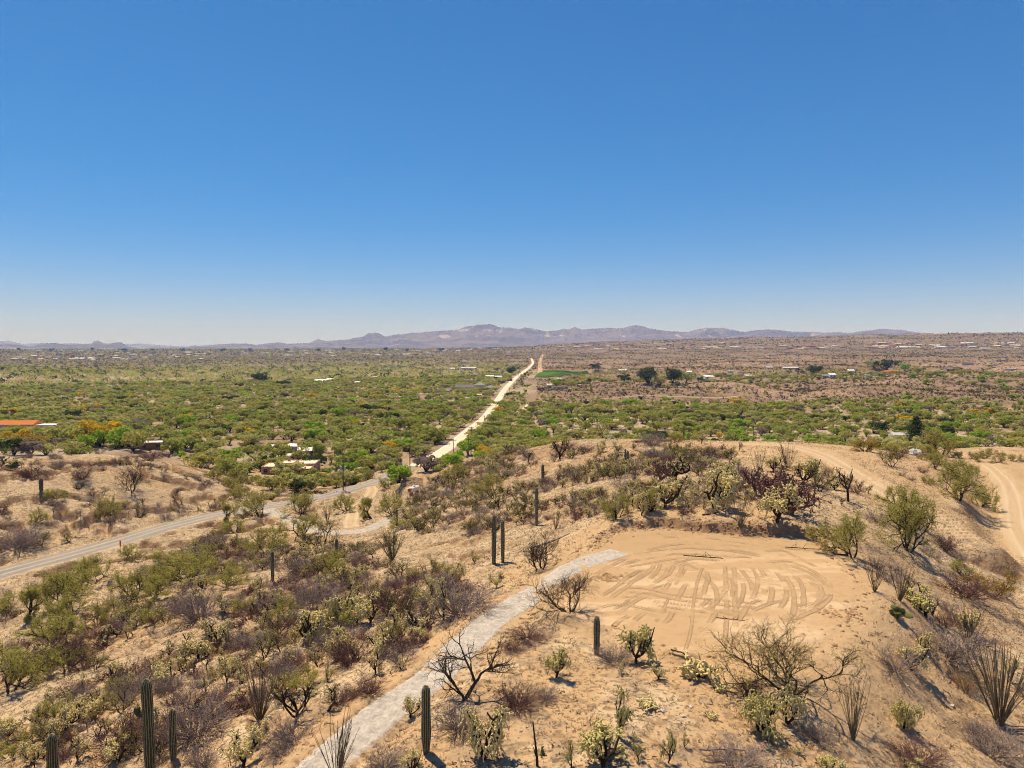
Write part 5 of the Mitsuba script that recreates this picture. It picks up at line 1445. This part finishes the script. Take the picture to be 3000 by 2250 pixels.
# the farm by the straight road
H('ranch_house', 1365, 1143, 62, 'long ranch house with a dark purple-grey gable roof left of the straight road', 'house', 'gable', 'wall_cream', 'roof_slate', 3.0, .45, 2.6, 0, 5, 1.2)
k_, p_, w_, d_ = H('two_storey_house', 1404, 1146, 30, 'two-storey house with a grey pyramid roof beside the long ranch house', 'house', 'hip', 'wall_cream', 'roof_grey', 6.0, .95, 2.6, 0, 3, 1.2)
H('ranch_house', 1437, 1143, 28, 'low grey hip-roofed house at the right of the two-storey one', 'house', 'hip', 'wall_cream', 'roof_grey', 2.8, .7, 1.8, 0, 2, 1.2)
H('shed', 1283, 1157, 14, 'grey roof in green trees, left of the straight road farm', 'shed', 'gable', 'wall_grey', 'roof_slate', 3, .8, 2, .4, 1)
H('shed', 1314, 1155, 14, 'shed with a blue-grey slanting roof before the long ranch house', 'shed', 'gable', 'wall_grey', 'roof_grey', 3, .8, 2, -.5, 1)
H('trailer', 1373, 1175, 12, 'white trailer standing in the farm yard by the straight road', 'trailer', 'flat', 'wall_white', 'roof_white', 2.8, .5, 0, 0, 1, 1.6)
H('carport', 1401, 1165, 20, 'tan carport in the farm yard by the straight road', 'carport', 'shed', 'wall_brown', 'roof_cream', 2.6, .6, .3, 0, 2, 1.3)
LIST = """
1434 1109 24 white gable gabled long white roof left of the road beyond the farm
1460 1111 20 white gable grey-roofed house right of the long white roof
1493 1116 16 red flat dark red barn at the road's left edge
1388 1102 20 tan flat tan house in trees left of the road
1372 1083 44 tin shed long pale blue metal roof beyond the green trees
1325 1084 14 white gable small white house left of the long metal roof
1290 1085 30 cream flat wide cream wall among trees left of the metal roof
1363 1062 16 tin gable blue-grey roof highest on the left of the road
1297 1071 40 cream flat long low cream house in the green band left of the road
1248 1071 28 cream flat low cream house at the left end of that band
1365 1066 30 cream flat cream house below the blue-grey roof
1180 1076 18 grey flat grey roof far left in the green band
1148 1077 18 grey flat second grey roof far left in the green band
1098 1111 14 tin gable bright metal roof in dark green trees left of centre
938 1122 34 white shed white sheds in the woodland left of centre
965 1119 18 white shed white shed beside the woodland sheds
1046 1129 14 white shed small white roof alone in the woodland
875 1119 20 red flat reddish roof in the woodland left of centre
1610 1136 16 tin shed white metal shed beside a bright yellow-green tree
1640 1140 44 cream flat long low cream house right of the bright yellow-green tree
1638 1117 12 tin shed blue-grey shed above the bright yellow-green tree
1585 1144 20 brown flat brown low shed left of the bright tree
1825 1089 22 white gable white house with a pitched roof right of the crop field
1758 1094 30 brown flat low brown roof right of the crop field
2078 1106 28 white shed white shed between dark trees on the right
2046 1109 8 white flat tiny white box left of the shed between dark trees
2190 1091 46 cream flat long cream house with a flat brown roof on the right
2195 1105 22 tin shed white metal shed below the long cream house
2020 1094 14 white shed small white roof behind the dark trees
2140 1092 18 white flat pale roof left of the long cream house
2318 1083 42 tin gable large blue-grey metal roofed house on the right bench
2255 1082 20 tin gable smaller metal roof left of the large one
2440 1106 20 white shed white sheds right of centre on the bench
2418 1107 16 grey shed grey shed left of the white sheds on the bench
2495 1092 18 white shed white roof before the green clump on the right
2613 1093 42 red gable house with a brick-red roof under the green clump
2545 1107 20 white flat low white building left of the brick-red roof
2835 1069 34 cream flat cream house on the far right rise
2790 1073 20 white flat white low house left of the cream one on the far right
2930 1058 30 cream flat tan house highest on the far right
2975 1083 40 tin flat long pale roof at the far right margin
2755 1090 30 white flat white concrete slab house on the far right bench
"""
ROOFS = {'white': ('wall_white', 'roof_white'), 'tin': ('wall_grey', 'roof_tin'), 'cream': ('wall_cream', 'roof_brown'), 'tan': ('wall_tan', 'roof_cream'), 'red': ('wall_brown', 'roof_red'), 'grey': ('wall_grey', 'roof_grey'), 'brown': ('wall_brown', 'roof_brown')}
for line in LIST.strip().splitlines():
    px, py, w, col, kind, label = line.split(' ', 5)
    H('house' if 'shed' not in label else 'shed', float(px), float(py), float(w), label, 'house' if 'shed' not in label else 'shed', kind, *ROOFS[col], 3.0, .5, 1.4, R.uniform(-.2, .2), max(1, int(float(w) / 10)), 1.1)
H('ranch_house', 2640, 1292, 46, 'white house with a pale roof beside the tall dark pine, right', 'house', 'gable', 'wall_white', 'roof_tin', 2.8, .5, 1.0, 0, 3, .8, rmin=290.0)

# the town along the foot of the far ridge, and the scattered houses on the left horizon
rng = np.random.default_rng(77)
def town(n, x0, x1, y0, y1, wlo, whi, where, group, tones, skew=0.0):
    for k in range(n):
        px = rng.uniform(x0, x1); py = rng.uniform(y0, y1) + skew * (px - x0)
        t = tones[rng.integers(len(tones))]
        word = {'white': 'white', 'tin': 'pale grey', 'cream': 'cream', 'tan': 'tan', 'red': 'red-roofed', 'grey': 'grey', 'brown': 'brown', 'orange': 'orange-roofed'}[t]
        wl, rf = ROOFS.get(t, ('wall_cream', 'roof_orange'))
        H('town_house', px, py, rng.uniform(wlo, whi), f'{word} house {where}', 'house', ['gable', 'hip', 'flat'][rng.integers(3)], wl, rf if t != 'cream' else 'roof_cream', rng.uniform(2.8, 3.6), .55, 1.5, rng.uniform(-.4, .4), 1, .6, f'{word} houses {where}', False)
town(46, 1640, 2560, 1015, 1024, 14, 30, 'in the far town below the ridge, middle part', None, ['cream', 'tan', 'tan', 'white', 'orange', 'cream', 'red'])
town(44, 2560, 3000, 1006, 1023, 16, 34, 'in the far town below the ridge, right part', None, ['cream', 'tan', 'white', 'cream', 'orange'])
town(18, 1800, 2300, 1006, 1013, 10, 22, 'on the slope above the far town', None, ['grey', 'grey', 'tin', 'brown'])
town(80, 10, 740, 1026, 1056, 9, 24, 'scattered on the far left plain', None, ['white', 'tan', 'tan', 'cream', 'tin', 'red'])
town(56, 760, 1500, 1020, 1046, 9, 24, 'scattered on the plain below the mountains', None, ['white', 'tan', 'cream', 'cream', 'tin', 'red'])

# ------------------------------------------------------------------ poles, wires, tank, fence, table and other small things
def pole(px, top, foot, label, arms=1, trafo=False, group=None, thick=.14):
    p = hit(px, foot, level, 290.0 if px > 2400 else 0.0); h = (foot - top) / metre(p)
    key = numbered('utility_pole')
    m = MB(); m.tube([p - [0, 0, .5], p + [0, 0, h]], [thick * 1.2, thick], 8)
    scene[key + '__shaft'] = mikit.ply(m.mesh(), 'wood', smooth=40)
    for k in range(arms):
        z = h - .45 - 1.1 * k
        m = MB(); m.box([-1.15, -.14, z], [1.15, .0, z + .13], at=p - [0, .06, 0]); scene[numbered(key + '__crossarm')] = mikit.ply(m.mesh(), 'wood')
        for x in (-1.0, 0.45, 1.0):
            m = MB(); m.tube([p + [x, -.13, z + .13], p + [x, -.13, z + .38]], [.05, .035], 6); scene[numbered(key + '__insulator')] = mikit.ply(m.mesh(), 'metal', smooth=True)
    if trafo:
        for x in (-.55, .55):
            m = MB(); m.tube([p + [x, -.25, h * .55], p + [x, -.25, h * .55 + 1.0]], [.30, .30], 12); m.tube([p + [x, -.25, h * .55 + 1.0], p + [x, -.25, h * .55 + 1.15]], [.30, .12], 12)
            scene[numbered(key + '__transformer')] = mikit.ply(m.mesh(), 'metal', smooth=40)
    tag(key, label, 'utility pole', group)
    OPEN.append((p[0], p[1], 1.5))
    return p + [0, 0, h]
A = pole(1006, 1328, 1437, 'tall utility pole with two grey transformers near the paved road', 2, True)
B = pole(1201, 1303, 1378, 'utility pole with a crossarm left of the near end of the straight road')
C = pole(863, 1402, 1462, 'short bare pole at the left bend of the paved road', 0)
D = pole(1329, 1288, 1332, 'utility pole at the near end of the straight road')
E = pole(1372, 1285, 1336, 'utility pole right of the near end of the straight road, nearest of two close together', 1, True)
F_ = pole(1380, 1292, 1338, 'plain pole close beside the double-armed one by the straight road', 0)
for q, (px, t, f) in enumerate([(1381, 1250, 1290), (1419, 1217, 1240), (1453, 1185, 1207), (1477, 1160, 1180), (1492, 1135, 1158), (1519, 1090, 1105), (1576, 1055, 1088), (1581, 1044, 1080), (1587, 1032, 1062), (1592, 1026, 1048)]):
    pole(px, t, f, 'slim utility pole in the row along the straight dirt road', 1, False, 'poles along the straight road')
for px, t, f, label in [(1710, 1057, 1084, 'pole behind the crop field'), (1844, 1052, 1082, 'pole above the white pitched-roof house'), (1985, 1050, 1078, 'pole above the dark trees on the right'), (2138, 1052, 1078, 'pole left of the large metal roofed house'), (2047, 1112, 1136, 'pole before the white shed between dark trees'), (2290, 1045, 1070, 'pole on the bench above the large metal roof'),
                        (2443, 1041, 1070, 'pole on the bench right of the large metal roof'), (2600, 1042, 1062, 'pole above the green clump on the right'), (2754, 1033, 1066, 'tall pole on the far right bench'), (2916, 1028, 1052, 'rightmost pole on the far bench'), (2411, 1073, 1110, 'dark pole by the grey shed on the bench'), (2551, 1097, 1122, 'pole left of the brick-red roof'), (2617, 1098, 1126, 'pole below the brick-red roof'), (2809, 1098, 1137, 'pole on the right brown slope'),
                        (2335, 1085, 1112, 'pole left of the grey shed on the bench'), (2308, 1094, 1130, 'pole low on the bench right of centre'), (2451, 1241, 1284, 'utility pole rising behind the second clearing'), (2494, 1247, 1281, 'shorter pole right of the one behind the second clearing'), (1819, 1263, 1284, 'thin post right of the picnic table'), (2207, 1248, 1290, 'thin pole on the skyline of the ridge')]:
    pole(px, t, f, label, 1 if f - t > 24 else 0, thick=.12)
def wire(a, b, sag, label, off=(0, 0, 0)):
    t = np.linspace(0, 1, 40)
    a, b = np.array(a) + off, np.array(b) + off
    p = a + (b - a) * t[:, None] - np.array([0, 0, sag]) * (4 * t * (1 - t))[:, None]
    m = MB(); m.tube(p, .022, 3); key = numbered('power_line')
    scene[key] = mikit.ply(m.mesh(), 'wire', smooth=True); tag(key, label, 'wire', 'power lines near the paved road')
left = np.array([-135, 108, -5.0])
wire(A, left, 2.0, 'thin power line sagging over the paved road to the left', (0, -.1, -.2))
wire(A, B, 1.2, 'thin power line from the transformer pole to the next pole', (-.9, -.1, -.1))
wire(A, C, .6, 'thin power line from the transformer pole to the short bare pole', (0, -.1, -.4))
wire(B, D, .8, 'thin power line towards the near end of the straight road', (.9, -.1, -.1))

def tank():
    p = hit(1213, 1447, level); p[2] = float(level(p[0], p[1])[0])
    key = 'gas_tank'
    d = unit(np.array([.42, .9, 0])); r, L = .68, 4.2
    t = np.linspace(0, 1, 22); prof = r * np.sqrt(np.clip(1 - np.clip(np.abs(t - .5) * L - (L / 2 - r * .7), 0, None) ** 2 / (r * .7) ** 2, 1e-3, 1))
    m = MB(); m.tube(p + [0, 0, 1.25] + d * ((t - .5) * L)[:, None], prof, 18)
    scene[key + '__vessel'] = mikit.ply(m.mesh(), 'tank_white', smooth=True)
    m = MB(); m.tube([p + [0, 0, 1.85], p + [0, 0, 2.15], p + [0, 0, 2.3]], [.32, .32, .12], 12); scene[key + '__dome'] = mikit.ply(m.mesh(), 'car_white', smooth=40)
    for k in (-.3, .3):
        m = MB(); m.box([-.5, -.12, -.2], [.5, .12, .75], math.atan2(d[1], d[0]) + 1.57, p + d * k * L); scene[numbered(key + '__cradle')] = mikit.ply(m.mesh(), 'rust')
    m = MB(); m.tube([p + [0, 0, 1.25] - d * (L / 2 + .01), p + [0, 0, 1.25] - d * (L / 2 + .06)], [.5, .5], 16); scene[key + '__plate'] = mikit.ply(m.mesh(), 'rust', smooth=40)
    tag(key, 'white horizontal gas tank with a dome and rusty end, in a fenced yard', 'tank'); OPEN.append((p[0], p[1], 3))
tank()
def fence(pixels, label, h=1.9, bars=True, n=5, name='chain_fence'):
    c = np.array([hit(a, b, level) for a, b in pixels])
    s = np.r_[0, np.cumsum(np.linalg.norm(np.diff(c, axis=0), axis=1))]
    u = np.linspace(0, s[-1], n)
    q = np.stack([np.interp(u, s, c[:, i]) for i in range(3)], 1); q[:, 2] = level(q[:, 0], q[:, 1])
    key = numbered(name)
    for k in range(n):
        m = MB(); m.tube([q[k] - [0, 0, .3], q[k] + [0, 0, h]], .05, 6); scene[numbered(key + '__post')] = mikit.ply(m.mesh(), 'metal_dark', smooth=True)
    for z in ((h - .05, .06) if bars else (h - .1, h * .6, h * .3)):
        m = MB(); m.tube(q + [0, 0, z], .03 if bars else .012, 5); scene[numbered(key + '__rail')] = mikit.ply(m.mesh(), 'metal_dark' if bars else 'wire', smooth=True)
    if bars:
        m = MB()
        for k in range(n - 1):
            L = np.linalg.norm(q[k + 1] - q[k])
            for x in np.arange(-h, L, .22):
                for sgn in (1, -1):
                    a0, a1 = max(x, 0), min(x + h, L)
                    if a1 <= a0: continue
                    z0, z1 = (a0 - x), (a1 - x)
                    if sgn < 0: z0, z1 = h - z0, h - z1
                    m.tube([q[k] + (q[k + 1] - q[k]) * a0 / L + [0, 0, z0], q[k] + (q[k + 1] - q[k]) * a1 / L + [0, 0, z1]], .012, 3, False)
        scene[key + '__mesh_wire'] = mikit.ply(m.mesh(), 'metal_dark'); labels[key + '__mesh_wire'] = {'kind': 'stuff'}
    tag(key, label, 'fence')
fence([(1160, 1462), (1172, 1444), (1190, 1424)], 'chain-link fence along the left of the tank yard', 2.4, True, 5)
fence([(1190, 1424), (1238, 1426)], 'chain-link fence behind the gas tank', 2.2, True, 3)
fence([(120, 1530), (240, 1520), (325, 1512), (355, 1518), (400, 1512), (500, 1480)], 'thin wire fence on posts along the foot of the left hill', 1.4, False, 9, 'wire_fence')

def table():
    p = hit(1785, 1286, level); p[2] = float(level(p[0], p[1])[0]); key = 'picnic_table'
    def part(nm, lo, hi, b='metal'):
        m = MB(); m.box(lo, hi, .15, p); scene[numbered(key + '__' + nm)] = mikit.ply(m.mesh(), b)
    for k in range(4): part('top_board', [-1.0, -.42 + .215 * k, .76], [1.0, -.42 + .215 * k + .195, .81], 'metal')
    for s in (-.85, .65): part('bench', [-1.0, s, .42], [1.0, s + .24, .46], 'metal')
    for x in (-.7, .7):
        part('leg', [x - .05, -.35, -.1], [x + .05, -.25, .756], 'wood'); part('leg', [x - .05, .25, -.1], [x + .05, .35, .756], 'wood'); part('brace', [x - .04, -.8, .35], [x + .04, .84, .416], 'wood')
    tag(key, 'picnic table under the single olive mesquite on the knoll', 'table')
table()
def stick_thing(name, px, py, L, ang, r, bsdf, label, cat, lift=.1, knots=3, part=None):
    p = hit(px, py, level); d = np.array([math.cos(ang), math.sin(ang), 0]); rng = np.random.default_rng(int(px + py))
    t = np.linspace(-.5, .5, 8)
    q = p + d * (t * L)[:, None] + rng.normal(size=(8, 3)) * L * .012 * (knots > 0)
    q[:, 2] = level(q[:, 0], q[:, 1]) + lift
    m = MB(); m.tube(q, np.linspace(r, r * .7, 8), 8)
    for k in range(knots):
        b = q[rng.integers(1, 7)]; e = unit(rng.normal(size=3) + [0, 0, .4]); m.tube([b, b + e * L * .12, b + e * L * .2 + [0, 0, -.05]], [r * .5, r * .35, r * .15], 5, False)
    key = numbered(name); scene[key] = mikit.ply(m.mesh(), bsdf, smooth=True); tag(key, label, cat)
stick_thing('log', 1880, 1296, 3.6, .1, .32, 'wood', 'dark log left of the big grey bush on the knoll', 'log', .25, 0)
stick_thing('log', 1948, 1294, 3.4, 0, .35, 'wood', 'dark log right of the big grey bush on the knoll', 'log', .28, 0)
stick_thing('pipe', 1612, 1590, 5.2, .25, .06, 'metal_dark', 'dark pipe lying on the slope above the driveway', 'pipe', .08, 0)
stick_thing('fallen_branch', 2060, 1633, 4.0, -.25, .05, 'cholla_wood', 'long crooked dead branch lying on the pad', 'branch', .07, 4)
stick_thing('fallen_branch', 2140, 1816, 2.2, -.3, .04, 'cholla_wood', 'short dead branch on the near half of the pad', 'branch', .06, 4)
stick_thing('fallen_branch', 1990, 1920, 1.2, -.7, .06, 'bark', 'stub of wood at the pad\'s near edge', 'branch', .25, 2)
stick_thing('fallen_branch', 2360, 1612, 4.2, -.3, .05, 'cholla_wood', 'dead branch reaching onto the pad from the right corner', 'branch', .2, 5)
stick_thing('fallen_branch', 2115, 2222, 2.6, .2, .06, 'twig_grey', 'pale bent dead branch at the bottom edge', 'branch', .5, 5)
stick_thing('fallen_branch', 2080, 1508, 2.0, .15, .12, 'wood', 'short log lying on the sand above the cut bank', 'branch', .1, 1)
stick_thing('fallen_branch', 130, 1436, 2.4, -.4, .05, 'car_white', 'white pipe lying by the short saguaro on the left hill', 'pipe', .3, 0)
def post(name, px, top, foot, r, bsdf, label, cat, cap=None):
    p = hit(px, foot, level); h = (foot - top) / metre(p); key = numbered(name)
    m = MB(); m.tube([p - [0, 0, .3], p + [0, 0, h * (.72 if cap else 1)]], r, 8); scene[key + '__shaft' if cap else key] = mikit.ply(m.mesh(), bsdf, smooth=40)
    if cap:
        m = MB(); m.box([-.14, -.03, h * .62], [.14, .03, h], 0, p - [0, .06, 0]); scene[key + '__' + cap] = mikit.ply(m.mesh(), 'paint_orange')
    tag(key, label, cat)
post('pipe_pole', 1832, 1368, 1436, .045, 'car_white', 'thin white pole standing on the ridge before the grey ocotillo', 'pole')
post('marker_post', 354, 1584, 1628, .045, 'metal', 'road marker post with an orange plate beside the paved road', 'marker', 'plate')
def container():
    p = hit(1240, 1343, level); key = 'dumpster'; p[2] = float(level(p[0], p[1])[0])
    m = MB(); m.box([-1.1, -.8, 0], [1.1, .8, 1.7], .1, p); scene[key + '__body'] = mikit.ply(m.mesh(), 'metal_dark')
    m = MB(); m.box([-1.15, -.85, 1.704], [1.15, .85, 1.8], .1, p); scene[key + '__lid'] = mikit.ply(m.mesh(), 'rubber')
    tag(key, 'dark dumpster at the near end of the straight dirt road', 'dumpster'); OPEN.append((p[0], p[1], 3)); OPEN.append((p[0], p[1] - 4, 3))
container()
def car(px, py, rot, paint, label):
    import manifold3d
    p = hit(px, py, level, 280.0 if px > 2000 else 0.0); p[2] = float(level(p[0], p[1])[0]); key = numbered('parked_car'); M, o = local(p, rot)
    def hull(pts): 
        mm = manifold3d.Manifold.hull_points(pts).to_mesh(); return np.array(mm.vert_properties[:, :3]), np.array(mm.tri_verts)
    body = [(x, y, z) for x, z0, z1, w in ((-2.25, .45, .80, .75), (-2.1, .30, .95, .86), (0, .28, 1.0, .9), (2.0, .30, .92, .86), (2.25, .42, .72, .72)) for y in (-w, w) for z in (z0, z1)]
    cab = [(x, y, z) for x, z, w in ((-1.6, .95, .82), (-1.15, 1.48, .66), (.5, 1.5, .66), (1.15, .95, .82)) for y in (-w, w)]
    for nm, g, b in (('body', body, paint), ('cabin', cab, 'pane')):
        v, f = hull(g); scene[f'{key}__{nm}'] = mikit.ply((v @ M + o, f), b, smooth=30)
    m = MB(); m.box([-1.05, -.64, 1.47], [.42, .64, 1.53]); place_mesh(key + '__roof', m, paint, p, rot)
    for x in (-1.4, 1.4):
        for y in (-.82, .82):
            m = MB(); m.tube([[x, y - .1, .32], [x, y + .1, .32]], .32, 14); m.tube([[x, y + .1, .32], [x, y + .101, .32]], [.32, .02], 14); m.tube([[x, y - .101, .32], [x, y - .1, .32]], [.02, .32], 14)
            place_mesh(numbered(key + '__wheel'), m, 'rubber', p, rot, 40)
    tag(key, label, 'car'); OPEN.append((p[0], p[1], 3)); OPEN.append((p[0], p[1] - 4, 3))
car(981, 1400, .4, 'car_blue', 'dark blue car by the trees left of the transformer pole')
car(2413, 1284, .1, 'car_blue', 'blue car half hidden behind the second clearing')
car(1440, 1147, .1, 'car_white', 'white car by the grey hip-roofed farm house')
def tarp():
    p = hit(2682, 1334, level); p[2] = float(level(p[0], p[1])[0])
    rng = np.random.default_rng(4); import trimesh
    b = trimesh.creation.icosphere(subdivisions=3); v = b.vertices * (1 + .75 * (meshkit.fbm(b.vertices * 2.2, 4, 3) - .5)[:, None]) * (1 + .12 * rng.normal(size=(len(b.vertices), 1)))
    v = v * [1.5, 1.1, 1.0] + p + [0, 0, .55]
    scene['crumpled_tarp'] = mikit.ply((v, b.faces), 'roof_white', smooth=False); tag('crumpled_tarp', 'crumpled white sheeting dumped on the slope at the head of the right gully', 'tarp')
tarp()
def brush_pile():
    p = hit(905, 1446, level); m = MB(); rng = np.random.default_rng(6)
    for k in range(260):
        c = p + rng.normal(size=3) * [2.6, 1.2, .1] + [0, 0, .2]; d = unit(rng.normal(size=3) * [1, .6, .35]); L = rng.uniform(.8, 2.2)
        m.tube([c - d * L / 2, c + d * L / 2 + [0, 0, .3]], [.05, .02], 4, False)
    scene['brush_pile'] = mikit.ply(m.mesh(), 'bark', smooth=True); labels['brush_pile__branches'] = {'kind': 'stuff'}; scene['brush_pile__branches'] = scene.pop('brush_pile'); tag('brush_pile', 'low dark heap of cut brush beside the paved road bend', 'brush pile')
brush_pile()

# trees with a look of their own in the valley
for sp, nm, px, py, h, label, cat, wd in [('pine0', 'pine_tree', 2682, 1298, 82, 'tall dark pine standing beside the white house on the right', 'tree', 1.0), ('cypress0', 'cypress_tree', 2621, 1268, 52, 'thin dark cypress left of the tall pine', 'tree', 1.0), ('cypress0', 'cypress_tree', 2597, 1268, 28, 'short dark cypress left of the taller thin one', 'tree', 1.0),
        ('cypress0', 'cypress_tree', 1471, 1099, 14, 'small dark cypress left of the straight road', 'tree', 2.0)]:
    put(nm, sp, px, py, h, label, cat, None, wd, rmin=290.0)
for px, py, h, col, label in [(770, 1122, 32, 'leaf_dark', 'dark round tree left in the woodland, first of three'), (752, 1120, 28, 'leaf_dark', 'dark round tree at the left of that trio'), (833, 1135, 22, 'leaf_dark', 'dark low tree right of the trio'), (1162, 1268, 52, 'leaf_green', 'large round green tree in the valley middle'), (1274, 1300, 50, 'leaf_green', 'dense round green tree left of the straight road'),
        (1372, 1334, 48, 'leaf_bright', 'bright bushy tree right of the near road end'), (1900, 1124, 50, 'leaf_dark', 'tallest dark tree of the clump right of the crop field'), (1970, 1122, 46, 'leaf_dark', 'second dark tree of that clump'), (1830, 1122, 28, 'leaf_dark', 'broad low dark tree at the clump\'s left'), (1935, 1128, 30, 'leaf_sage', 'grey-green tree within the dark clump'), (2010, 1124, 38, 'leaf_green', 'green tree at the dark clump\'s right end'), (1745, 1086, 24, 'leaf_dark', 'dark round tree at the crop field\'s right end'),
        (1630, 1134, 26, 'leaf_bright', 'bright yellow-green tree right of the straight road'), (2598, 1086, 34, 'leaf_dark', 'large dark green tree above the brick-red roof'), (2560, 1082, 28, 'leaf_green', 'green tree left of the large dark one above the roof'), (2650, 1088, 26, 'leaf_bright', 'bright green tree right of the brick-red roof'), (2690, 1096, 24, 'leaf_green', 'green tree at the right of that clump'), (2388, 1096, 26, 'leaf_dark', 'dark tree right of the large metal roof'), (1500, 1098, 26, 'leaf_dark', 'dark tree at the left edge of the far road'),
        (545, 1256, 44, 'leaf_bright', 'bright green tree behind the mobile home'), (515, 1256, 38, 'leaf_green', 'green tree left of the bright one behind the mobile home'), (340, 1314, 66, 'leaf_bright', 'bright green tree on the left hill\'s brow'), (285, 1305, 78, 'leaf_yellow', 'yellow-flowering tree behind the left hill'), (245, 1306, 62, 'leaf_olive', 'olive yellow tree behind the left hill'), (200, 1302, 56, 'leaf_green', 'green tree behind the dry mesquite of the left hill'), (60, 1304, 50, 'leaf_yellow', 'yellowish tree in front of the orange-roofed house'), (150, 1300, 46, 'leaf_olive', 'olive tree right of the orange-roofed house'), (250, 1316, 46, 'leaf_bright', 'bright low tree in front of the yellow-flowering one'), (390, 1322, 60, 'leaf_olive', 'thin olive tree left of the mobile home')]:
    kind = f'valley{int(px) % 5}{col}'
    put('broad_tree', kind, px, py, h, label, 'tree', None, 1.0, rmin=262.0)
for i in range(14): 
    px = 60 + 96 * i + R.uniform(-20, 20)
    put('horizon_tree', f'valley{i % 5}leaf_dark', px, R.uniform(1028, 1034), R.uniform(9, 15), 'dark tree of the tall row on the left horizon', 'tree', 'dark trees along the left horizon', .8)

plant_valley()
plant_far()
field()

# kinds that found no place are dropped
used = {d['group']['id'] for d in scene.values() if d.get('type') == 'instance'}
for k in [k for k in scene if k.startswith('kind_') and k not in used]:
    del scene[k]
